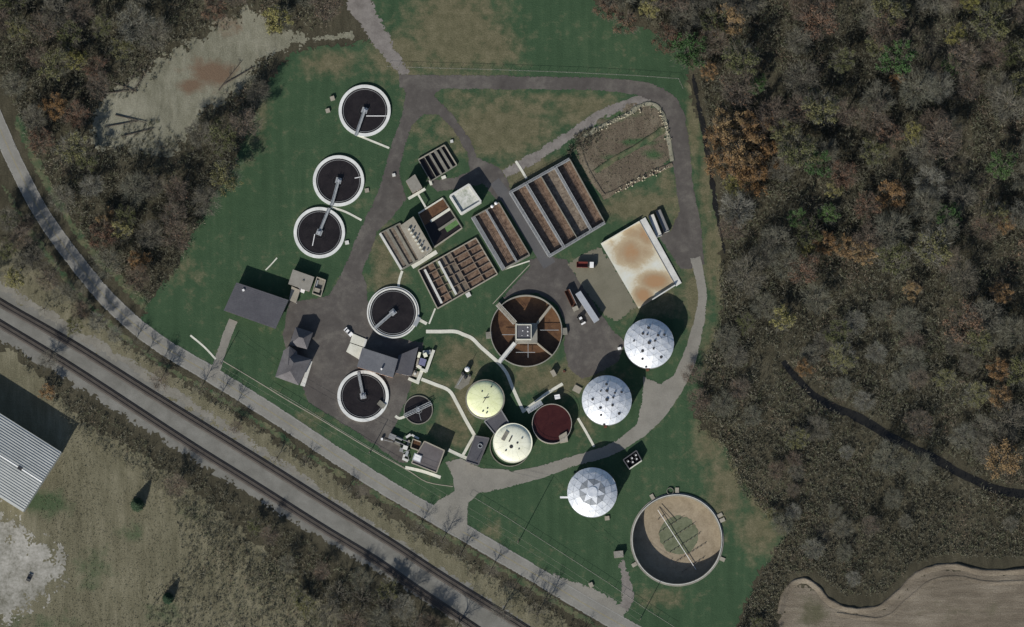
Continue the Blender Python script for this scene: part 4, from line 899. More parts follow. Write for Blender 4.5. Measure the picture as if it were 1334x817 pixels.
MB().tube((*P(621, 600, 3.6), 3.6), (*P(621, 600, 3.6), 6.6), .12).build('stack', M['rusty_metal'], low)
def switchgear():
    q = PL([(812, 599), (829, 587), (836, 600), (820, 611)], 3.2); c = sum(q, Vector((0, 0)))/4; t = thing('switchgear_compound', 'walled switchgear compound at the shadow tip below the ring drive', 'enclosure', c)
    for i in range(4): MB().strip(q[i], q[(i+1) % 4], .4, 0, 3.2+.005*i).build('wall', M['path_concrete' if i == 2 else 'dark_roof'], t)
    MB().prism(q, .05, .3).build('floor_slab', M['dark_metal'], t)
    for x, y in ((818, 601), (823, 597), (828, 593), (824, 602), (829, 598)):
        o = MB().box(P(x, y, 3), 1.2, 1.4, .3, 2.9, .6).build('transformer', M['dark_metal'], t); MB().cyl(P(x+.5, y, 3.4), .3, 2.9, 3.5, 8).build('insulator', M['white_paint'], o)
switchgear()
def screen_house():
    c = P(547, 475); t = thing('screen_structure', 'cluster of pale concrete walls and a blue-grey unit east of the hall', 'concrete structure', c)
    for i, (a, b, w, z, mt) in enumerate((((565, 456), (555, 484), 1.3, 1.6, 'path_concrete'), ((556, 484), (548, 481), 1.2, 1.62, 'path_concrete'), ((550, 482), (544, 497), 1.5, 1.1, 'path_concrete'), ((532, 493), (546, 499), 1.2, 1.12, 'path_concrete'), ((547, 459), (545, 466), 1.1, 2.2, 'cream_paint'), ((553, 460), (555, 465), 1.6, 2.0, 'cream_paint'), ((545, 467), (543, 476), .8, 2.1, 'beige_concrete'), ((543, 476), (549, 480), 1.2, 1.3, 'path_concrete'))):
        MB().strip(P(*a, z), P(*b, z), w, 0, z+.003*i).build('wall', M[mt], t)
    MB().box(P(550.5, 471.5, 2.4), 2.8, 2.9, 0, 2.4, -.3).build('screen_unit', M['blue_grey_paint'], t)
    MB().box(P(541, 487, .8), 2.6, 2.6, 0, .6, -.3).build('well_slab', M['beige_concrete'], t); MB().cyl(P(540.5, 487, 1), .55, .6, 1.3, 12).build('well_cover', M['white_concrete'], t)
    MB().box(P(556, 459, 1), 3.4, 1.8, 0, .8, .1).build('grating', M['galvanised'], t)
screen_house()
def headworks():
    t = thing('headworks_equipment', 'jumble of grey pipes and pale boxes left of the flat-roofed building', 'machinery', P(520, 578))
    for x, y, sx, sy, h, rz, mt, nm in ((511, 569, 3.0, 2.2, 2.2, -.4, 'grey_concrete', 'pump_unit'), (520, 571, 2.8, 1.0, 1.6, -.4, 'galvanised', 'pump_unit'), (528, 583, 2.0, 1.6, 2.4, -.3, 'white_concrete', 'control_box'), (523, 586, 1.6, 1.6, 1.6, -.3, 'grey_concrete', 'control_box'), (530, 591, 1.2, 2.2, 1.4, -.3, 'galvanised', 'pump_unit'), (528, 599, 2.6, 1.0, 1.0, -.4, 'white_concrete', 'plinth'), (526, 595, .8, 2.0, .9, -.3, 'white_concrete', 'plinth'), (497.5, 572, .9, .9, 1.6, 0, 'white_paint', 'control_box'), (518, 577, 2.8, 1.6, .9, -.4, 'old_concrete', 'plinth'), (532, 568, 2.4, 1.0, 1.2, .6, 'white_concrete', 'plinth'), (532, 577, 1.0, 2.6, 1.1, -.2, 'beige_concrete', 'plinth'), (541, 569, 3.6, .8, 1.0, -.5, 'white_concrete', 'plinth')):
        MB().box(P(x, y, h), sx, sy, 0, h, rz).build(nm, M[mt], t)
    for a, b, z in (((500, 573), (512, 576), .7), ((508, 566), (535, 577), 1.8), ((515, 575), (528, 580), 1.2), ((529, 585), (533, 600), 1.0), ((524, 590), (534, 586), 1.4)):
        m = MB().tube((*P(*a, z), z), (*P(*b, z), z), .17); m.build('pipe', M['grey_concrete'], t)
    for x, y in ((513, 575), (522, 579), (530, 574)): MB().cyl(P(x, y, 1), .5, 0, 1.3, 10).build('valve', M['dark_metal'], t)
headworks()
def gas_unit():
    t = thing('gas_burner', 'white-topped gas unit on a small pad beside the yellow digester', 'machinery', P(608, 490))
    MB().prism(PL([(592, 505), (602, 486), (614, 490), (611, 500), (600, 508)]), 0, .16).build('pad', M['old_concrete'], t)
    MB().cyl(P(608.7, 481, 2.6), 1.15, 0, 2.2, 16).build('vessel', M['dark_metal'], t); MB().cyl(P(608.7, 481, 2.6), 1.15, 2.2, 2.7, 16, .7).build('dome', M['white_paint'], t)
    for x, y, s, h in ((603, 487, 1.1, 1.5), (606, 492, .9, 1.0), (612, 489, .8, 1.2)): MB().box(P(x, y, h), s, s*1.4, .1, h, .5).build('valve', M['dark_metal'], t)
    MB().tube((*P(596, 502, .6), .6), (*P(604, 489, .6), .6), .2).build('pipe', M['galvanised'], t); MB().tube((*P(609, 481, 2), 2.7), (*P(609, 481, 2), 5.2), .12).build('flare_stack', M['galvanised'], t)
gas_unit()
def cabinet(name, label, x, y, sx, sy, h, rz, mat, cat='cabinet', lidmat=None, group=None):
    p = P(x, y, h); t = thing(name, label, cat, p, 0, group)
    MB().box(p, sx+.3, sy+.3, 0, .14, rz).build('plinth', M['old_concrete'], t); MB().box(p, sx, sy, .14, h-.1, rz).build('body', M[mat], t); MB().box(p, sx+.12, sy+.12, h-.1, h, rz).build('lid', M[lidmat or mat], t)
cabinet('control_cabinet', 'white control cabinet above the red tank', 726, 517, 2.2, 1.8, 2.4, .2, 'white_paint')
cabinet('control_cabinet', 'beige cabinet with a dark shadow in the yard below the round aeration tank', 721, 486, 1.6, 2.6, 2.4, .5, 'beige_concrete')
cabinet('valve_box', 'square valve box left of the middle silver dome', 752, 507, 3.2, 2.6, .7, -.5, 'beige_concrete', 'valve box')
cabinet('valve_box', 'tiny white box left of the rightmost silver dome', 807, 454, 1.4, 1.0, 1.0, .3, 'white_paint', 'valve box')
cabinet('valve_box', 'pale box at the edge of the grid basin lawn', 610, 384, 1.8, 1.8, .8, .5, 'white_concrete', 'valve box')
cabinet('valve_box', 'upper of two small concrete boxes left of the topmost clarifier', 433, 128, 1.7, 1.7, 1.1, .3, 'beige_concrete', 'valve box')
cabinet('valve_box', 'lower of two small concrete boxes left of the topmost clarifier', 427, 144, 1.6, 1.6, .9, .3, 'beige_concrete', 'valve box')
cabinet('valve_box', 'pale box at the right rim of the upper paired clarifier', 478, 248, 1.6, 1.6, .6, .2, 'beige_concrete', 'valve box')
cabinet('valve_box', 'pale box at the right rim of the lower paired clarifier', 452, 316, 1.5, 1.5, .6, .2, 'white_concrete', 'valve box')
cabinet('valve_box', 'pale box on the lawn beyond the five-lane basin', 588.5, 184, 1.1, 1.1, .7, .2, 'white_concrete', 'valve box')
cabinet('valve_box', 'pale box by the service road left of the small hut', 513, 228, 1.2, 1.2, .8, .2, 'white_concrete', 'valve box')
cabinet('valve_box', 'pale box just below the five-lane basin', 578, 231, 1.8, 1.2, .6, .4, 'path_concrete', 'valve box')
cabinet('valve_box', 'pale box at the lower left corner of the five-lane basin', 561, 238, 1.0, 2.0, .8, .3, 'path_concrete', 'valve box')
cabinet('valve_box', 'pale box on the lawn right of the round aeration tank shadow', 735, 484, .9, .9, .6, .3, 'rusty_metal', 'valve box')
cabinet('gate_hut', 'small pale hut at the head of the gravel path', 806, 722, 3.8, 2.6, 2.2, .1, 'beige_concrete', 'hut', 'tan_roof')
cabinet('valve_box', 'pale box below the starred silver dome', 791, 675, 1.8, 1.6, .7, .1, 'beige_concrete', 'valve box')
cabinet('valve_box', 'pale roadside box by the gravel lay-by', 770, 762, 1.6, 1.8, .9, .4, 'beige_concrete', 'valve box')

# warehouse, lower left
def warehouse():
    h = 9.0; A, B = P(80, 589, h), P(30, 667, h); d = (A-P(0, 538.5, h)).normalized(); u = (B-A)
    A0 = A-d*60; q = [A0, A, A+u, A0+u]; mid0, mid1 = (q[0]+q[3])/2, (q[1]+q[2])/2
    t = thing('warehouse', 'big warehouse with a ribbed pale metal roof at the left edge', 'warehouse', (q[0]+q[2])/2)
    c = (q[0]+q[2])/2; qi = [p+(c-p).normalized()*.35 for p in q]
    MB().prism(qi, 0, h-.25).build('wall', M['pale_wall'], t)
    rz = h+1.1
    for a, b, e0, e1 in ((q[0], q[1], mid0, mid1), (q[2], q[3], mid1, mid0)):
        f = [(*a, h), (*e0, rz), (*e1, rz), (*b, h)] if a is q[0] else [(*a, h), (*e0, rz), (*e1, rz), (*b, h)]
        s = MB(); lo = [(x, y, z-.2) for x, y, z in f]; s.v = f+lo; s.f = [(0, 1, 2, 3), (7, 6, 5, 4)]+[(i, 4+i, 4+(i+1) % 4, (i+1) % 4) for i in range(4)]
        slope = s.build('roof_slope', M['sheet_metal'], t, recalc=True)
        for k in range(1, 14):
            w = k/14; p0 = a+(e0-a)*w if a is q[0] else a+(e0-a)*w; p1 = b+(e1-b)*w; z = h+(rz-h)*w
            MB().strip(p0, p1, .22, z-.05, z+.26).build('rib', M['sheet_metal'], slope)
    MB().tube((*mid0, rz+.02), (*mid1, rz+.02), .22).build('ridge_cap', M['white_paint'], t)
    MB().box(P(26, 610, rz), 2.0, 1.1, rz-.3, rz+.5, -.55).build('roof_hatch', M['dark_metal'], t)
speckled('sheet_metal', (0.34, 0.355, 0.34), (0.50, 0.515, 0.50), 0.12, 1.6, 0.6, 0.4, 0.15)
warehouse()

# ------------------------------------------------------------------ vehicles
def wheel(t, p, z, ang, r=.5, w=.32):
    d = Vector((-math.sin(ang), math.cos(ang), 0)); c = Vector((p[0], p[1], z))
    o = MB().tube(c-d*w/2, c+d*w/2, r, n=14).build('wheel', M['rubber'], t); MB().tube(c-d*(w/2+.02), c+d*(w/2+.02), r*.5, n=10).build('rim', M['galvanised'], o)
def frame(cx, cy, rear, front, z=1.0):
    a, b = P(*rear, z), P(*front, z); d = (b-a).normalized(); return (a+b)/2, d, Vector((-d.y, d.x)), math.atan2(d.y, d.x), (b-a).length
def trailer():
    c, d, n, ang, L = frame(0, 0, (753, 381), (777.5, 418.5), 4.0)
    t = thing('semi_trailer', 'long pale grey box trailer parked in the yard', 'trailer', c)
    MB().box(c, L, 2.55, 1.15, 4.0, ang).build('cargo_box', M['grey_paint'], t)
    MB().box(c, L-.5, .9, .85, 1.145, ang).build('chassis', M['dark_metal'], t)
    MB().box(c-d*(L/2+.03), .06, 2.3, 1.3, 3.85, ang).build('rear_door', M['white_paint'], t)
    for k in (1.6, 2.9):
        for s in (-1, 1): wheel(t, c-d*(L/2-k)+n*s*1.05, .5, ang)
    for s in (-1, 1): MB().box(c+d*(L/2-3)+n*s*.8, .15, .15, 0.1, 1.1, ang).build('landing_leg', M['galvanised'], t)
trailer()
def tractor_truck():
    c, d, n, ang, L = frame(0, 0, (738.5, 378), (751, 404.5), 2.5)
    t = thing('tipper_truck', 'dark open-bodied truck with a beige cab beside the grey trailer', 'truck', c)
    MB().box(c-d*1.1, L-2.4, 2.3, 1.1, 1.4, ang).build('bed', M['rusty_metal'], t)
    for s in (-1, 1): MB().box(c-d*1.1+n*s*1.2, L-2.4, .12, 1.1, 2.7, ang).build('bed_side', M['rusty_metal' if s < 0 else 'galvanised'], t)
    MB().box(c-d*(L/2-.06), .12, 2.3, 1.1, 2.6, ang).build('tailgate', M['rusty_metal'], t)
    cab = MB().box(c+d*(L/2-.9), 1.9, 2.3, .7, 2.7, ang).build('cab', M['beige_concrete'], t); MB().box(c+d*(L/2+.07), .06, 2.0, 1.7, 2.5, ang).build('windscreen', M['dark_metal'], cab)
    MB().box(c-d*.5, L-1, .9, .7, 1.095, ang).build('chassis', M['dark_metal'], t)
    for k in (-L/2+1.2, -L/2+2.4, L/2-1.0):
        for s in (-1, 1): wheel(t, c+d*k+n*s*1.0, .5, ang)
tractor_truck()
def dump_truck():
    c, d, n, ang, L = frame(0, 0, (751, 344.5), (776, 345), 2.5)
    t = thing('dump_truck', 'dump truck with dark red bed and white cab on the parking pad', 'truck', c)
    MB().box(c-d*1.5, L-3.3, 2.2, 1.1, 1.4, ang).build('bed', M['rust_red_paint'], t)
    for s in (-1, 1): MB().box(c-d*1.5+n*s*1.15, L-3.3, .14, 1.1, 2.5, ang).build('bed_side', M['rust_red_paint'], t)
    MB().box(c-d*(L/2-.1), .14, 2.2, 1.1, 2.4, ang).build('tailgate', M['rust_red_paint'], t)
    MB().box(c+d*(L/2-3.2), .4, 2.4, 1.0, 2.9, ang).build('headboard', M['dark_metal'], t)
    cab = MB().box(c+d*(L/2-1.7), 1.7, 2.3, .7, 2.8, ang).build('cab', M['white_paint'], t); MB().box(c+d*(L/2-.83), .06, 2.0, 1.8, 2.6, ang).build('windscreen', M['dark_metal'], cab)
    MB().box(c+d*(L/2-.4), .85, 2.0, .6, 1.6, ang).build('bonnet', M['dark_metal'], t); MB().box(c, L-1, .9, .6, 1.095, ang).build('chassis', M['dark_metal'], t)
    for k in (-L/2+1.0, -L/2+2.2, L/2-1.0):
        for s in (-1, 1): wheel(t, c+d*k+n*s*1.0, .5, ang)
dump_truck()
def loader():
    c, d, n, ang, L = frame(0, 0, (754, 411), (760, 421), 1.5)
    t = thing('tractor', 'small black and white tractor at the front of the grey trailer', 'tractor', c)
    MB().box(c, L-.6, 1.2, .6, 1.4, ang).build('body', M['dark_metal'], t); cab = MB().box(c-d*.4, 1.2, 1.4, 1.4, 2.5, ang).build('cab', M['dark_metal'], t); MB().box(c-d*.4, 1.0, 1.2, 2.5, 2.62, ang).build('roof', M['white_paint'], cab)
    MB().box(c+d*(L/2), .7, 2.0, .3, .9, ang).build('bucket', M['white_paint'], t)
    for k, r in ((-1.0, .75), (1.1, .5)):
        for s in (-1, 1): wheel(t, c+d*k+n*s*.95, r, ang, r, .4)
loader()
def car(label, rear, front, body, z=1.45):
    c, d, n, ang, L = frame(0, 0, rear, front, 1.2); t = thing('parked_car', label, 'car', c)
    def loft(secs):   # (along, half width, z)
        m = MB()
        for x, hw, zz in secs: m.v += [(*(c+d*x+n*hw), zz), (*(c+d*x-n*hw), zz)]
        return m
    prof = [(-L/2, .35), (-L/2, .95), (-L/2+.9, 1.0), (L/2-1.3, .98), (L/2-.1, .75), (L/2, .35)]
    m = MB(); k = len(prof)
    for s in (1, -1): m.v += [(*(c+d*x+n*s*.9), zz) for x, zz in prof]
    m.f = [tuple(range(k)), tuple(range(2*k-1, k-1, -1))]+[(i, k+i, k+(i+1) % k, (i+1) % k) for i in range(k)]; m.build('body', M[body], t, recalc=True)
    cp = [(-L/2+.5, 1.0), (-L/2+1.0, z), (L/2-2.1, z), (L/2-1.4, .985)]; m = MB()
    for s in (1, -1): m.v += [(*(c+d*x+n*s*(.82 if zz < 1.2 else .68)), zz) for x, zz in cp]
    m.f = [(0, 1, 2, 3), (7, 6, 5, 4)]+[(i, 4+i, 4+(i+1) % 4, (i+1) % 4) for i in range(4)]; gl = m.build('cabin', M['car_glass'], t, recalc=True)
    MB().strip(c+d*(-L/2+1.05), c+d*(L/2-2.15), 1.3, z+.002, z+.05).build('roof', M[body], gl)
    for kk in (-L/2+.8, L/2-.85):
        for s in (-1, 1): wheel(t, c+d*kk+n*s*.82, .32, ang, .32, .22)
    for s in (-1, 1): MB().box(c+d*(L/2-.04)+n*s*.62, .12, .35, .55, .72, ang).build('headlight', M['white_paint'], t)
mg, ng, bg = mat_new('car_glass', .1, .5); bg.inputs['Base Color'].default_value = (.012, .014, .02, 1); M['car_glass'] = mg
car('small black car alone on the pale stone yard', (36, 757), (40, 748), 'dark_metal')
car('white car with dark windows parked at the pale slab', (449.5, 428), (458.5, 437), 'white_paint')

# ------------------------------------------------------------------ poles, wires, fence
POLES = []
def pole(x, y, h, label):
    p = P(x, y); t = thing('utility_pole', label, 'utility pole', p, 0, 'utility poles along the road'); POLES.append((p, h))
    MB().tube((*p, 0), (*p, h), .2, .12, 8).build('shaft', M['pole_wood'], t)
    n = Vector((.5, .87)); ca = MB().strip(p-n*1.3, p+n*1.3, .16, h-1.1, h-.9).build('crossarm', M['pole_wood'], t)
    for s in (-1.2, -.4, .4, 1.2): MB().cyl(p+n*s, .06, h-.9, h-.65, 6).build('insulator', M['white_paint'], ca)
pole(-60, 20, 11, 'utility pole beyond the upper left corner') if False else None
pole(288, 474, 10, 'utility pole at the driveway mouth')
pole(482, 590, 10, 'utility pole on the verge by the headworks')
pole(675, 707, 20, 'tall utility pole whose long shadow crosses the lawn below the ring drive')
pole(834, 807, 13, 'utility pole at the bottom edge by the gravel path')
for i in range(len(POLES)-1):
    (a, ha), (b, hb) = POLES[i], POLES[i+1]; ww = []
    for k, s in enumerate((-1.2, 1.2)):
        m = MB(); n = Vector((.5, .87))*s; pts = []
        for j in range(13):
            u = j/12; pts.append(Vector((*(a+(b-a)*u+n), (ha-.65)*(1-u)+(hb-.65)*u-4*u*(1-u)*1.6)))
        for j in range(12): m.tube(pts[j], pts[j+1], .03, n=4)
        o = m.build('power_line', M['old_concrete'], loc=(*a, 0)); tag(o, f"{('railway-side', 'works-side')[k]} overhead line over the verge, {('left', 'middle', 'right')[i]} span", 'cable', 'overhead lines along the road')
def fence(pts, label, h=1.9):
    ps = [P(x, y) for x, y in pts]; t = thing('fence', label, 'fence', ps[0])
    for i in range(len(ps)-1):
        a, b = ps[i], ps[i+1]; L = (b-a).length; k = max(1, int(L/4))
        MB().tube((*a, h), (*b, h), .04, n=5).build('top_rail', M['tank_wall'], t); MB().tube((*a, .25), (*b, .25), .03, n=4).build('bottom_wire', M['tank_wall'], t)
        for j in range(k): p = a+(b-a)*j/k; MB().tube((*p, 0), (*p, h), .06, n=5).build('post', M['galvanised'], t)
fence([(505, 87), (560, 89), (640, 91), (750, 95), (830, 99), (884, 103), (890, 116)], 'wire fence along the top road of the works')
fence([(612, 645), (660, 674), (725, 716), (790, 758), (845, 796), (880, 818)], 'wire fence on the lawn along the public road')
fence([(352, 505), (378, 520), (430, 552), (480, 582), (528, 610)], 'wire fence between the asphalt yard and the road')

# ------------------------------------------------------------------ trees
def leaf_mat(key, stops, rough=.9):
    """foliage or twig colour, varied from tree to tree and along the crown"""
    m, nt, b = mat_new(key, rough, .12)
    oi = N(nt, 'ShaderNodeObjectInfo'); n = noise_tex(nt, .55, 3, .6, 'geo')
    f = math_n(nt, 'ADD', math_n(nt, 'MULTIPLY', oi.outputs['Random'], .62), math_n(nt, 'MULTIPLY', n, .38))
    nt.links.new(ramp(nt, f, stops), b.inputs['Base Color']); M[key] = m
leaf_mat('twig_grey', [(.12, (.105, .098, .078)), (.4, (.165, .158, .128)), (.65, (.140, .142, .108)), (.9, (.24, .235, .21))])
leaf_mat('twig_brown', [(.12, (.105, .085, .064)), (.4, (.155, .125, .10)), (.65, (.135, .118, .096)), (.9, (.20, .168, .135))])
leaf_mat('leaf_olive', [(.12, (.070, .078, .036)), (.4, (.108, .116, .052)), (.65, (.140, .136, .062)), (.9, (.17, .165, .078))])
leaf_mat('leaf_green', [(.12, (.036, .074, .028)), (.5, (.062, .118, .042)), (.9, (.095, .145, .052))])
leaf_mat('leaf_orange', [(.12, (.165, .098, .044)), (.5, (.235, .150, .074)), (.9, (.27, .20, .105))])
leaf_mat('leaf_rust', [(.12, (.105, .062, .042)), (.5, (.155, .098, .066)), (.9, (.18, .125, .08))])
leaf_mat('leaf_yellow', [(.12, (.155, .15, .05)), (.5, (.22, .205, .075)), (.9, (.26, .24, .11))])
leaf_mat('leaf_conifer', [(.12, (.022, .042, .026)), (.5, (.034, .062, .036)), (.9, (.05, .078, .045))])
def quads(c, d, w, L):
    """slender quads centred on c along d (n,3) with widths w and lengths L"""
    rs = np.random.RandomState(len(c)); r = rs.normal(size=c.shape); s = np.cross(d, r); s /= np.linalg.norm(s, axis=1)[:, None]+1e-9
    a = c-d*L[:, None]/2; b = c+d*L[:, None]/2; s = s*w[:, None]/2
    return np.stack([a-s, a+s, b+s*.5, b-s*.5], 1)
def quad_mesh(name, parts, mats):
    V = np.concatenate([p.reshape(-1, 3) for p in parts]); nf = len(V)//4; me = bpy.data.meshes.new(name)
    me.vertices.add(len(V)); me.vertices.foreach_set('co', V.astype(np.float32).ravel()); me.loops.add(len(V)); me.loops.foreach_set('vertex_index', np.arange(len(V), dtype=np.int32))
    me.polygons.add(nf); me.polygons.foreach_set('loop_start', np.arange(0, len(V), 4, dtype=np.int32))
    for m in mats: me.materials.append(m)
    idx = np.concatenate([np.full(len(p), i if i < len(mats) else len(mats)-1, dtype=np.int32) for i, p in enumerate(parts)]); me.polygons.foreach_set('material_index', idx)
    me.update(); return me
def unit(v): return v/(np.linalg.norm(v, axis=-1, keepdims=True)+1e-9)
def tree_proto(seed, R, Ht, twigs, leaves, leafmat, twigmat, leafsize=.42):
    rs = np.random.RandomState(seed); m = MB(); tips = []
    top = Vector((rs.uniform(-.5, .5), rs.uniform(-.5, .5), Ht*.62))
    m.tube((0, 0, -.1), top, .32*R/5, .17*R/5, 7)
    nl = 9
    for i in range(nl):
        a = 2*math.pi*(i+rs.uniform(-.3, .3))/nl; s = rs.uniform(.32, .98); st = top*s*1.0; st = Vector((top.x*s, top.y*s, Ht*.62*s))
        rad = R*rs.uniform(.62, .95)*(1.05-.45*max(0, s-.5)); en = Vector((math.cos(a)*rad, math.sin(a)*rad, min(Ht*.96, st.z+rad*rs.uniform(.55, .95))))
        mid = st.lerp(en, .5)+Vector((0, 0, rad*.10)); m.tube(st, mid, .13*R/5, .085*R/5, 5); m.tube(mid, en, .085*R/5, .03, 5); tips += [en, st.lerp(mid, .8), mid.lerp(en, .5)]
        for k in range(3):
            b = a+rs.uniform(-.8, .8); o = mid.lerp(en, rs.uniform(.0, .7)); e2 = o+Vector((math.cos(b), math.sin(b), rs.uniform(.2, .9)))*R*rs.uniform(.25, .45); m.tube(o, e2, .05*R/5, .02, 4); tips.append(e2)
    e = Vector((top.x, top.y, Ht*.95)); m.tube(top, e, .16*R/5, .03, 5); tips += [e, top.lerp(e, .6)]
    me = bpy.data.meshes.new('trunk'); me.from_pydata(m.v, [], m.f); me.materials.append(M['bark'])
    T = np.array([tuple(t) for t in tips]); nT = len(T); parts = []; mats = []
    if twigs:
        k = rs.randint(0, nT, twigs); c = T[k]; out = unit(c-np.array([0, 0, Ht*.45])); d = unit(out*.9+rs.normal(size=(twigs, 3))*.62+np.array([0, 0, .15])); L = rs.uniform(.7, 2.3, twigs)*R/6
        c = c+rs.normal(size=(twigs, 3))*np.array([.16, .16, .08])*R+d*L[:, None]*.4; c[:, 2] = np.clip(c[:, 2], Ht*.3, Ht*1.04)
        parts.append(quads(c, d, rs.uniform(.05, .115, twigs), L)); mats.append(M[twigmat])
    if leaves:
        nc = 70; ck = rs.randint(0, nT, nc); cl = T[ck]+rs.normal(size=(nc, 3))*np.array([.13, .13, .06])*R
        k = rs.randint(0, nc, leaves); c = cl[k]+rs.normal(size=(leaves, 3))*np.array([.085, .085, .055])*R; d = unit(rs.normal(size=(leaves, 3))*np.array([1, 1, .5])); L = rs.uniform(.6, 1.3, leaves)*leafsize
        parts.append(quads(c, d, L*.8, L)); mats.append(M[leafmat])
    return me, quad_mesh('crown', parts, mats)
PROTO = {}
for kind, (lf, lm, tw, tm) in {'bare': (0, None, 620, 'twig_grey'), 'grey': (0, None, 2000, 'twig_grey'), 'brown': (170, 'leaf_rust', 1800, 'twig_brown'), 'olive': (2100, 'leaf_olive', 1100, 'twig_grey'), 'green': (3000, 'leaf_green', 500, 'twig_grey'), 'orange': (3000, 'leaf_orange', 700, 'twig_brown'), 'rust': (1700, 'leaf_rust', 1200, 'twig_brown'), 'yellow': (2800, 'leaf_yellow', 600, 'twig_grey')}.items():
    PROTO[kind] = [tree_proto(100*len(PROTO)+s, 6.0, 15.0, tw, lf, lm, tm) for s in range(4 if kind in ('grey', 'brown', 'bare') else 2)]
TREES = []
def plant(x, y, kind, R, label, group=None, name='tree', hk=1.0, ground=False):
    h = 15.0*R/6.0*hk; p = P(x, y, 0 if ground else h*.62); tm, cm = RND.choice(PROTO[kind]); s = R/6.0
    t = thing(name, label, 'tree', p, 0, group, RND.uniform(0, 6.28)); t.scale = (s, s, s*hk)
    link('trunk', tm, None, t); link('crown', cm, None, t); TREES.append((p, R)); return t
SPECIAL = [(965, 190, 'orange', 7.5, 'largest orange-brown tree at the left edge of the right-hand wood'), (985, 232, 'orange', 6.0, 'rusty orange tree just below the largest orange tree'), (935, 178, 'orange', 5.0, 'tan orange tree touching the dark wood edge beside the ring road'), (958, 240, 'yellow', 4.5, 'mustard yellow crown at the lower rim of the orange trees'), (925, 92, 'orange', 3.6, 'small tan orange tree at the wood edge above the ring road bend'),
 (1066, 214, 'green', 5.6, 'bright green tree right of the big orange trees'), (1078, 278, 'green', 4.2, 'small bright green tree above the row of three tan trees'), (1040, 285, 'green', 4.0, 'pale green tree left of the small bright green one'), (1237, 278, 'green', 5.4, 'bright green tree near the right edge, level with the big basin'), (1045, 102, 'grey', 7.0, 'silvery leafless tree high in the right-hand wood'),
 (1075, 318, 'orange', 4.6, 'leftmost of three tan trees in a row in the right-hand wood'), (1100, 322, 'orange', 4.4, 'middle of three tan trees in a row in the right-hand wood'), (1126, 327, 'orange', 5.0, 'rightmost of three tan trees in a row in the right-hand wood'), (1215, 322, 'olive', 7.4, 'broad olive yellow tree right of the three tan trees'), (1165, 338, 'olive', 6.6, 'dark olive tree between the three tan trees and the broad olive one'),
 (1190, 378, 'orange', 3.6, 'small orange tree below the broad olive tree'), (1305, 380, 'orange', 4.2, 'tan orange tree near the right edge below middle height'), (1310, 290, 'orange', 4.0, 'tan tree at the far right edge above the lower orange one'), (1300, 482, 'orange', 4.4, 'upper of two orange trees at the right end of the stream'), (1303, 518, 'orange', 4.6, 'lower of two orange trees at the right end of the stream'), (1048, 478, 'orange', 3.4, 'tan yellow tree at the head of the dark stream'), (1018, 415, 'yellow', 5.0, 'olive yellow tree right of the rightmost silver dome'),
 (1048, 322, 'yellow', 3.8, 'small lime yellow tree left of the three tan trees'), (1245, 45, 'yellow', 4.6, 'yellow tree high near the right edge'), (1265, 4, 'yellow', 4.4, 'yellow green tree at the top edge of the right-hand wood'), (1170, 104, 'orange', 3.0, 'tiny orange tree in the grey upper wood'), (1240, 85, 'green', 4.0, 'small green tree below the high yellow tree'), (1085, 248, 'yellow', 3.6, 'yellow olive tree below the bright green tree'), (1130, 268, 'rust', 5.0, 'rusty red tree right of the small bright green tree'), (1100, 228, 'rust', 5.5, 'red brown tree right of the bright green tree'),
 (847, 8, 'yellow', 4.4, 'lime yellow tree at the top edge above the lawn corner'), (815, 30, 'rust', 5.0, 'red brown tree at the lawn edge near the top'), (868, 50, 'rust', 5.4, 'dark red tree at the corner of the upper lawn'), (790, 12, 'rust', 4.6, 'brown red tree nearest the top of the lawn'), (985, 110, 'green', 4.2, 'small green tree in the grey wood above the orange trees'), (1098, 80, 'olive', 5.0, 'olive tree in the upper wood right of the silvery tree'), (1190, 175, 'yellow', 4.6, 'olive yellow tree in the middle of the upper wood'), (1060, 196, 'olive', 5.0, 'olive tree above the bright green tree'), (1320, 70, 'olive', 5.0, 'yellow olive tree at the upper right edge'),
 (97, 78, 'yellow', 4.8, 'lime yellow tree left of the clearing'), (70, 140, 'orange', 5.0, 'tan orange tree in the left wood by the road'), (180, 338, 'orange', 4.2, 'bright orange tree at the lower tip of the left wood'), (138, 285, 'orange', 4.0, 'pinkish orange tree above the bright orange one'), (62, 512, 'orange', 3.2, 'orange bush beside the warehouse shadow'), (20, 362, 'yellow', 4.4, 'yellow green tree beside the railway at the left edge'), (98, 425, 'olive', 3.6, 'olive tree between railway and road at far left'), (175, 30, 'grey', 7.0, 'grey leafless tree above the clearing'), (200, 45, 'grey', 6.4, 'silvery leafless tree at the upper edge of the clearing'), (100, 150, 'rust', 5.2, 'reddish tree left of the clearing'), (280, 12, 'rust', 5.0, 'red brown tree above the clearing at the top edge')]
SPECIAL += [(948, 158, 'orange', 6.2, 'tan tree at the upper left of the big orange cluster'), (984, 162, 'orange', 6.0, 'tan tree at the upper right of the big orange cluster'), (1004, 200, 'orange', 5.6, 'orange tree at the right of the big orange cluster'), (938, 212, 'orange', 5.6, 'tan tree at the left of the big orange cluster'), (968, 216, 'orange', 6.4, 'bright orange tree in the middle of the big orange cluster')]
for x, y, k, R, lb in SPECIAL: plant(x, y, k, R, lb)
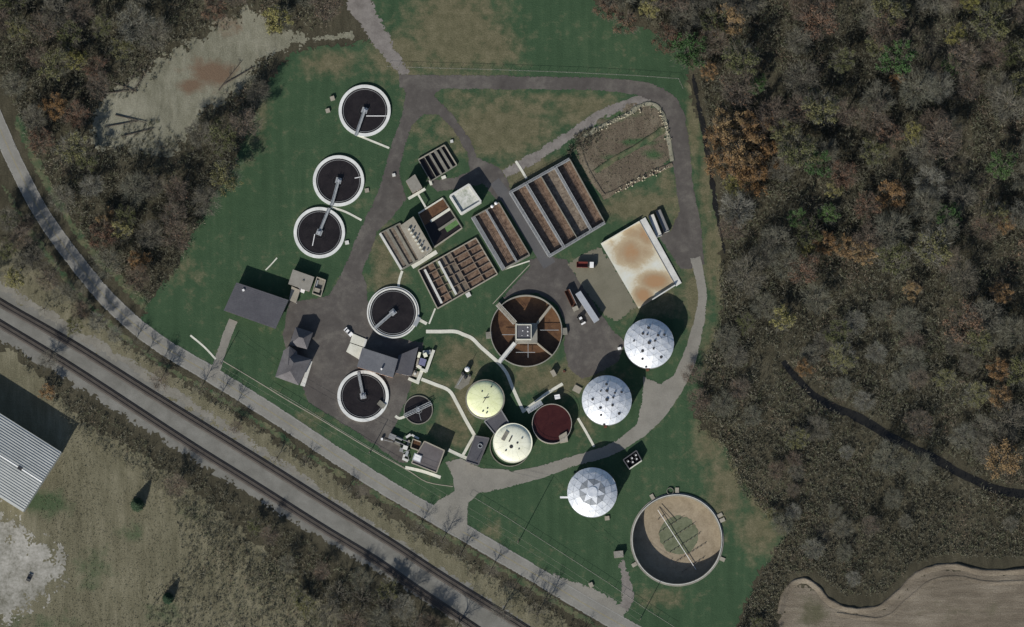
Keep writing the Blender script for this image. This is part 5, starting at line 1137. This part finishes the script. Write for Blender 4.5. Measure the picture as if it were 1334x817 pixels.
# regions for the remaining trees: polygon, kinds with weights, radius range, count
def in_px(x, y, poly): return bool(inside(np.array([[x, y]]), poly)[0])
STREAM_PX = [(1020, 470), (1045, 500), (1075, 525), (1120, 545), (1165, 572), (1215, 596), (1260, 622), (1310, 640), (1370, 650)]
def near_line(x, y, pts, d):
    for (x0, y0), (x1, y1) in zip(pts, pts[1:]):
        L2 = (x1-x0)**2+(y1-y0)**2; t = max(0, min(1, ((x-x0)*(x1-x0)+(y-y0)*(y1-y0))/L2))
        if math.hypot(x-x0-t*(x1-x0), y-y0-t*(y1-y0)) < d: return True
    return False
WORDS = {'bare': 'thin leafless', 'grey': 'grey leafless', 'brown': 'brown leafless', 'olive': 'dull olive', 'green': 'dark green', 'orange': 'tan orange', 'rust': 'rusty brown', 'yellow': 'yellowish'}
EAST = [(782, -25), (800, -2), (850, 38), (886, 62), (893, 95), (905, 140), (920, 200), (934, 300), (937, 390), (930, 440), (912, 500), (905, 540), (945, 560), (1010, 560), (1080, 570), (1150, 600), (1260, 655), (1365, 680), (1365, -25)]
SOUTHEAST = [(930, 560), (1080, 565), (1150, 600), (1260, 655), (1365, 680), (1365, 725), (1290, 728), (1230, 722), (1190, 735), (1150, 775), (1100, 778), (1060, 745), (1030, 748), (1008, 790), (1000, 850), (950, 850), (978, 775), (1022, 695), (965, 640)]
WEST = [(-25, -25), (395, -25), (440, 10), (420, 38), (350, 42), (352, 70), (340, 130), (318, 180), (300, 235), (275, 262), (245, 330), (210, 375), (188, 400), (150, 360), (108, 312), (70, 250), (38, 190), (15, 130), (-25, 60)]
CLEAR = [(122, 195), (122, 145), (150, 115), (185, 103), (205, 68), (245, 50), (290, 22), (335, 5), (352, 40), (400, 40), (400, 62), (352, 72), (325, 108), (262, 155), (240, 190), (200, 205), (165, 195)]
MIDSTRIP = [(-25, 262), (20, 275), (75, 345), (120, 395), (175, 440), (240, 485), (330, 540), (420, 600), (520, 660), (640, 730), (760, 800), (800, 840), (720, 840), (610, 770), (480, 685), (340, 592), (220, 510), (120, 445), (60, 405), (-25, 350)]
SOUTH = [(60, 480), (100, 520), (200, 590), (330, 665), (440, 735), (560, 815), (600, 850), (380, 850), (330, 760), (270, 680), (170, 600), (100, 550)]
ZONES = {'east': 'trees of the right-hand wood', 'west': 'trees of the upper left wood', 'southeast': 'small trees in the brush by the brown field', 'strip': 'trees between road and railway', 'south': 'trees below the railway'}
CLEAR2 = [(112, 205), (112, 130), (140, 104), (180, 92), (200, 58), (245, 40), (290, 12), (335, -5), (356, 40), (405, 36), (405, 66), (356, 76), (328, 112), (266, 162), (244, 200), (200, 216), (150, 212)]
def zone_label(k, x, y, zone):
    w = WORDS[k]
    if zone == 'east': return f'{w} tree '+place_words(x, y)
    if zone == 'southeast': return f'{w} small tree '+place_words(x, y)
    return f'{w} tree '+place_words(x, y)
MARKS = [(180, 655, 'the lone conifer'), (219, 783, 'the small conifer'), (62, 512, 'the orange bush'), (600, 660, 'the works gate'), (760, 775, 'the gravel lay-by'), (60, 590, 'the warehouse'), (280, 490, 'the driveway mouth'), (60, 290, 'the road bend'), (500, 640, 'the headworks'), (1050, 757, 'the brown field tip'), (1190, 752, 'the winding earth bank'), (960, 690, 'the largest round tank'), (400, 600, 'the yard clarifier'), (350, 680, 'the lower railway track'), (520, 800, 'the bottom railway bend'), (965, 200, 'the big orange trees'), (1066, 214, 'the bright green tree'), (1045, 102, 'the silvery leafless tree'), (1100, 322, 'the row of three tan trees'), (1215, 322, 'the broad olive tree'), (1237, 278, 'the rightmost green tree'), (1300, 500, 'the orange pair near the stream'), (1048, 478, 'the head of the stream'), (1018, 415, 'the olive yellow tree'), (1245, 45, 'the high yellow tree'), (847, 8, 'the lime yellow tree'), (1170, 104, 'the tiny orange tree'), (1130, 268, 'the rusty red tree'), (1305, 380, 'the rightmost tan tree'), (97, 78, 'the yellow tree beside the clearing'), (180, 338, 'the roadside bright orange tree'), (70, 140, 'the roadside tan orange tree'), (180, 160, 'the clearing'), (340, 40, 'the pale track'), (888, 78, 'the upper lawn corner'), (1170, 575, 'the stream bend'), (1190, 175, 'the mid-wood olive yellow tree'), (1120, 480, 'the wood above the stream'), (960, 480, 'the ring drive bend')]
def place_words(x, y):
    d, mx, my, nm = min((math.hypot(x-a, y-b), a, b, n) for a, b, n in MARKS)
    dx, dy = x-mx, y-my; hz = 'left' if dx < -.4*d else 'right' if dx > .4*d else ''; vt = 'upper' if dy < -.4*d else 'lower' if dy > .4*d else ''
    side = (vt+' '+hz).strip() if vt and hz else hz or ('upper side' if vt == 'upper' else 'lower side')
    return ('close' if d < 38 else 'some way' if d < 75 else 'far')+f' to the {side} of {nm}'
def scatter(zone, poly, weights, rr, count, avoid=(), tries=9000, pack=.62, hk=1.0):
    q = np.array(poly); lo, hi = q.min(0), q.max(0); n = 0; ks, ws = zip(*weights.items())
    for _ in range(tries):
        if n >= count: break
        x, y = RND.uniform(lo[0], hi[0]), RND.uniform(lo[1], hi[1])
        if not in_px(x, y, poly) or any(in_px(x, y, a) for a in avoid) or near_line(x, y, STREAM_PX, 19) or near_line(x, y, EDGE_SHADE_PX, 15): continue
        R = RND.uniform(*rr); p = P(x, y, 15*R/6*hk*.62)
        if any((p-t).length < pack*(R+r) for t, r in TREES): continue
        if zone == 'strip' and near_line(x, y, ROAD, 15): continue
        k = RND.choices(ks, ws)[0]; lb = zone_label(k, x, y, zone); plant(x, y, k, R, lb, ZONES[zone], hk=hk); n += 1
    return n
LOW = [(905, 400), (1000, 395), (1080, 410), (1160, 400), (1240, 440), (1290, 455), (1290, 620), (1150, 590), (1080, 560), (945, 560), (890, 545)]
n1 = scatter('east', EAST, {'grey': .44, 'brown': .20, 'olive': .27, 'rust': .04, 'green': .03, 'orange': .02}, (5.0, 7.7), 92, (LOW,), pack=.56)
n1 += scatter('east', LOW, {'grey': .62, 'brown': .22, 'olive': .16}, (3.8, 5.6), 32, pack=.62, hk=.55)
n2 = scatter('west', WEST, {'grey': .42, 'brown': .30, 'olive': .17, 'rust': .08, 'yellow': .03}, (4.2, 6.6), 48, (CLEAR2,))
n3 = scatter('southeast', SOUTHEAST, {'grey': .5, 'brown': .25, 'olive': .2, 'rust': .05}, (2.6, 4.4), 22, pack=.95, hk=.7)
n4 = scatter('strip', MIDSTRIP, {'bare': .6, 'grey': .15, 'brown': .15, 'olive': .1}, (2.4, 4.2), 10, pack=.9)
n5 = scatter('south', SOUTH, {'grey': .5, 'brown': .35, 'olive': .15}, (2.6, 5.0), 8, pack=.7)
# tall bare trees along the lower railway edge and at the bottom that throw shadows over the tracks
for i, (x, y, R) in enumerate(((62, 470, 3.8), (470, 780, 5.2), (505, 790, 5.6), (540, 812, 5.0), (440, 772, 4.6), (590, 826, 5.5), (655, 795, 4.6), (700, 800, 4.4))):
    lb = 'tall bare tree shading the tracks, '+place_words(x, y); plant(x, y, 'bare' if i else 'grey', R, lb, 'tall leafless trees shading the railway')
for i, (x, y, R) in enumerate(((176, 444, 2.8), (192, 460, 2.6), (212, 470, 2.8), (262, 506, 3.0), (286, 518, 3.0), (306, 530, 2.6), (92, 378, 3.4), (70, 352, 3.6), (50, 318, 3.4), (110, 400, 3.0), (40, 292, 3.0), (545, 690, 3.0), (575, 706, 3.4), (600, 722, 3.0), (640, 742, 2.8), (690, 772, 2.8), (716, 780, 3.0), (452, 640, 2.2))):
    lb = 'slim leafless verge tree '+place_words(x, y); plant(x, y, 'bare', R, lb, 'slim trees on the road verge', hk=1.25, ground=True)
for i, (x, y, R, k) in enumerate(((12, 290, 4.6, 'grey'), (28, 312, 4.4, 'brown'), (48, 338, 4.6, 'grey'), (64, 366, 4.4, 'brown'), (84, 384, 4.2, 'grey'), (30, 344, 4.2, 'grey'), (106, 406, 3.8, 'brown'), (128, 420, 3.6, 'grey'), (8, 330, 4.0, 'olive'), (150, 436, 3.2, 'grey'))):
    plant(x, y, k, R, WORDS[k]+' roadside tree '+place_words(x, y), ZONES['strip'], hk=1.1, ground=True)
for i, (x, y, R, k) in enumerate(((430, 800, 4.6, 'grey'), (460, 812, 5.0, 'brown'), (492, 812, 5.0, 'grey'), (525, 790, 4.6, 'grey'), (560, 820, 5.0, 'brown'), (400, 790, 4.0, 'olive'), (470, 756, 4.0, 'grey'), (420, 745, 3.6, 'brown'), (505, 770, 4.2, 'olive'), (375, 735, 3.4, 'grey'))):
    plant(x, y, k, R, WORDS[k]+' lineside tree '+place_words(x, y), ZONES['south'], ground=True)
def conifer(x, y, h, label):
    p = P(x, y); t = thing('conifer', label, 'tree', p); rs = np.random.RandomState(5); n = 3600; z = rs.uniform(.06, 1, n)**1.0
    a = rs.uniform(0, 6.28, n); r = (1-z)**.75*h*.46*rs.uniform(.3, 1.0, n); c = np.stack([r*np.cos(a), r*np.sin(a), z*h], 1); d = unit(np.stack([np.cos(a), np.sin(a), -.35+0*a], 1)+rs.normal(size=(n, 3))*.3)
    link('crown', quad_mesh('crown', [quads(c, d, rs.uniform(.15, .3, n), rs.uniform(.4, .9, n))], [M['leaf_conifer']]), None, t); MB().tube((*p, 0), (*p, h*.95), .2, .03).build('trunk', M['bark'], t)
conifer(179, 658, 7.5, 'lone dark green conifer in the dry meadow')
conifer(219, 780, 6.0, 'small dark conifer at the brushy edge of the meadow')

# ------------------------------------------------------------------ undergrowth: nobody could count it
def brush_mat(key, stops):
    m, nt, b = mat_new(key, .95, .1); nt.links.new(ramp(nt, attr(nt, 'tint'), stops), b.inputs['Base Color']); M[key] = m
brush_mat('brush', [(0, (.070, .070, .048)), (.25, (.118, .115, .086)), (.5, (.165, .160, .124)), (.7, (.100, .116, .062)), (.88, (.21, .198, .158)), (1, (.150, .112, .080))])
brush_mat('tussock', [(0, (.085, .085, .050)), (.4, (.165, .152, .10)), (.75, (.25, .23, .165)), (1, (.085, .11, .06))])
def undergrowth(name, label, poly, per_m2, per, hr, mat, avoid=(), seed=0, size=(.08, .22, .5, 1.3), spread=.9, gapline=None, gap2=None):
    rs = np.random.RandomState(seed); w = np.array([tuple(P(x, y)) for x, y in poly]); lo, hi = w.min(0), w.max(0)
    n = int((hi[0]-lo[0])*(hi[1]-lo[1])*per_m2); c = rs.uniform(lo, hi, (n, 2)); k = inside(c, w)
    for a in avoid: k &= ~inside(c, [P(x, y) for x, y in a])
    dens = np.array([noise.noise(Vector((p[0]*.05, p[1]*.05, seed))) for p in c]); k &= (dens+rs.uniform(-.5, .5, n) > -.45)
    for gapline in [g for g in (gapline, gap2) if g]:
        for i in range(len(gapline)-1):
            a, b = np.array(P(*gapline[i])), np.array(P(*gapline[i+1])); t = np.clip(((c-a)@(b-a))/((b-a)@(b-a)), 0, 1); k &= np.linalg.norm(c-a-t[:, None]*(b-a), axis=1) > 2.7
    c = c[k]; n = len(c); tint = np.clip(np.array([.5+.5*noise.noise(Vector((p[0]*.07, p[1]*.07, seed+9)))+.45*noise.noise(Vector((p[0]*.022, p[1]*.022, seed+4))) for p in c])+rs.normal(size=n)*.22, 0, 1); hh = rs.uniform(hr[0], hr[1], n)
    i = np.repeat(np.arange(n), per); m = len(i); off = rs.normal(size=(m, 3)); z = rs.uniform(.15, 1, m)*hh[i]
    pos = np.column_stack([c[i]+off[:, :2]*spread*hh[i][:, None]*.35, z]); d = unit(np.column_stack([off[:, :2]*.7, np.abs(off[:, 2])+.25])+rs.normal(size=(m, 3))*.35)
    q = quads(pos, d, rs.uniform(size[0], size[1], m), rs.uniform(size[2], size[3], m)*np.sqrt(hh[i]))
    me = quad_mesh(name, [q], [M[mat]]); at = me.attributes.new('tint', 'FLOAT', 'POINT'); at.data.foreach_set('value', np.repeat(np.clip(tint[i]+rs.normal(size=m)*.08, 0, 1), 4).astype(np.float32))
    tag(link(name, me, None), label, kind='stuff')
undergrowth('undergrowth', 'tangled brown undergrowth beneath the right-hand wood', EAST, .42, 20, (.8, 4.6), 'brush', (), 1, size=(.08, .24, .3, .8), gapline=STREAM_PX, gap2=EDGE_SHADE_PX)
undergrowth('undergrowth', 'dense speckled brush between the stream and the brown field', SOUTHEAST, 1.1, 16, (.5, 2.1), 'brush', (), 2, size=(.12, .30, .2, .45), gapline=STREAM_PX)
undergrowth('undergrowth', 'tangled undergrowth of the upper left wood', WEST, .45, 20, (.7, 3.6), 'brush', (CLEAR,), 3, size=(.08, .24, .3, .8))
undergrowth('undergrowth', 'scrub between the public road and the railway', [(-25, 285), (30, 320), (80, 375), (140, 432), (200, 475), (280, 522), (360, 574), (450, 632), (560, 700), (660, 758), (760, 815), (800, 845), (745, 845), (640, 775), (520, 694), (370, 592), (240, 510), (130, 440), (60, 398), (-25, 345)], .36, 13, (.4, 1.9), 'brush', (), 4, size=(.08, .22, .25, .7))
undergrowth('undergrowth', 'scrub along the lower side of the railway', [(20, 455), (90, 508), (180, 570), (300, 642), (400, 706), (500, 770), (590, 830), (600, 850), (390, 850), (330, 770), (220, 650), (120, 580), (40, 500)], .5, 16, (.6, 2.6), 'brush', (), 5, size=(.08, .22, .25, .7))
undergrowth('meadow_grass', 'tussocky rough grass of the lower left meadow', [(90, 545), (160, 585), (260, 650), (340, 720), (400, 790), (430, 850), (-25, 850), (-25, 810), (60, 800), (90, 735), (45, 670), (70, 610)], .7, 8, (.15, .55), 'tussock', (), 6, (.06, .15, .25, .6))
undergrowth('meadow_grass', 'tall weeds along the right edge of the works', [(898, 75), (915, 120), (935, 200), (945, 300), (948, 400), (940, 470), (915, 520), (905, 560), (940, 585), (960, 640), (1020, 690), (1000, 740), (985, 790), (975, 845), (1000, 845), (1030, 745), (1035, 690), (980, 630), (960, 560), (960, 400), (955, 250), (930, 130)], .7, 10, (.3, 1.3), 'tussock', (), 7, (.06, .16, .3, .8))
undergrowth('weeds', 'dry weeds on the old drying bed', BED, .7, 8, (.2, .8), 'tussock', (), 8, (.06, .15, .3, .7))
undergrowth('fallen_branches', 'grey brushwood lying at the foot of the clearing', [(165, 165), (205, 155), (240, 185), (215, 205), (150, 205), (135, 185)], .4, 14, (.4, 1.2), 'brush', (), 9, (.06, .15, .8, 2.2))
undergrowth('weeds', 'dark weeds by the end of the berm', [(745, 178), (775, 165), (785, 178), (770, 195), (752, 205), (742, 215), (738, 200)], .9, 14, (.5, 1.6), 'brush', (), 10)
undergrowth('brush_fringe', 'ragged brush creeping over the edge of the clearing', [(118, 200), (118, 140), (150, 108), (185, 96), (205, 62), (245, 44), (290, 16), (330, 0), (345, 8), (300, 38), (250, 66), (215, 84), (195, 118), (150, 132), (140, 160), (150, 186), (200, 188), (238, 172), (262, 142), (320, 96), (350, 66), (360, 74), (330, 112), (265, 160), (240, 196), (200, 212), (160, 204)], .35, 12, (.3, 1.4), 'brush', (), 12, size=(.08, .2, .3, 1.0))
undergrowth('meadow_grass', 'brushy weeds covering the right end of the lower left meadow', [(225, 650), (300, 690), (400, 770), (450, 850), (200, 850), (190, 780), (240, 740)], .7, 12, (.4, 1.5), 'brush', (), 13, size=(.08, .22, .25, .7))
def fallen():
    rs = random.Random(11)
    for i, (x0, y0, x1, y1) in enumerate(((172, 122, 205, 72), (160, 118, 186, 82), (135, 122, 172, 118), (150, 150, 190, 160), (140, 165, 180, 158), (158, 178, 200, 168), (150, 108, 178, 120), (285, 118, 315, 80), (292, 110, 330, 88))):
        a, b = P(x0, y0), P(x1, y1); t = thing('fallen_tree', 'grey fallen trunk lying at the '+('left' if i < 7 else 'right')+' side of the clearing', 'log', (a+b)/2, 0, 'fallen trunks in the clearing, '+('left side' if i < 7 else 'right side'))
        MB().tube((*a, .35), (*b, .6), .32, .12, 7).build('trunk', M['bark'], t); d = (b-a).normalized(); n = Vector((-d.y, d.x)); m = MB()
        for k in range(8):
            u = rs.uniform(.35, 1); p = a+(b-a)*u; e = p+(d*rs.uniform(.4, 1)+n*rs.uniform(-1, 1))*rs.uniform(1, 3); m.tube((*p, .5), (*e, rs.uniform(.2, 1.6)), .09, .03, 4)
        m.build('branches', M['bark'], t)
fallen()
def rubble():
    rs = random.Random(3); m = MB(); L = [(775, 172), (795, 160), (815, 150), (835, 142)], [(860, 145), (868, 165), (872, 190)], [(800, 250), (830, 236), (850, 228), (872, 216)]
    for ln in L:
        for (x0, y0), (x1, y1) in zip(ln, ln[1:]):
            for k in range(17):
                u = rs.random(); p = P(x0+(x1-x0)*u+rs.gauss(0, 2.2), y0+(y1-y0)*u+rs.gauss(0, 2.2)); s = rs.uniform(.15, .42); m.cyl(p, s, .1, .1+s*rs.uniform(.6, 1.8)+.5, 6, s*.5)
    tag(m.build('rubble', M['pale_rock']), 'cream coloured rubble along the drying bed berms', kind='stuff')
rubble()
print('trees', len(TREES), n1, n2, n3, n4, n5)
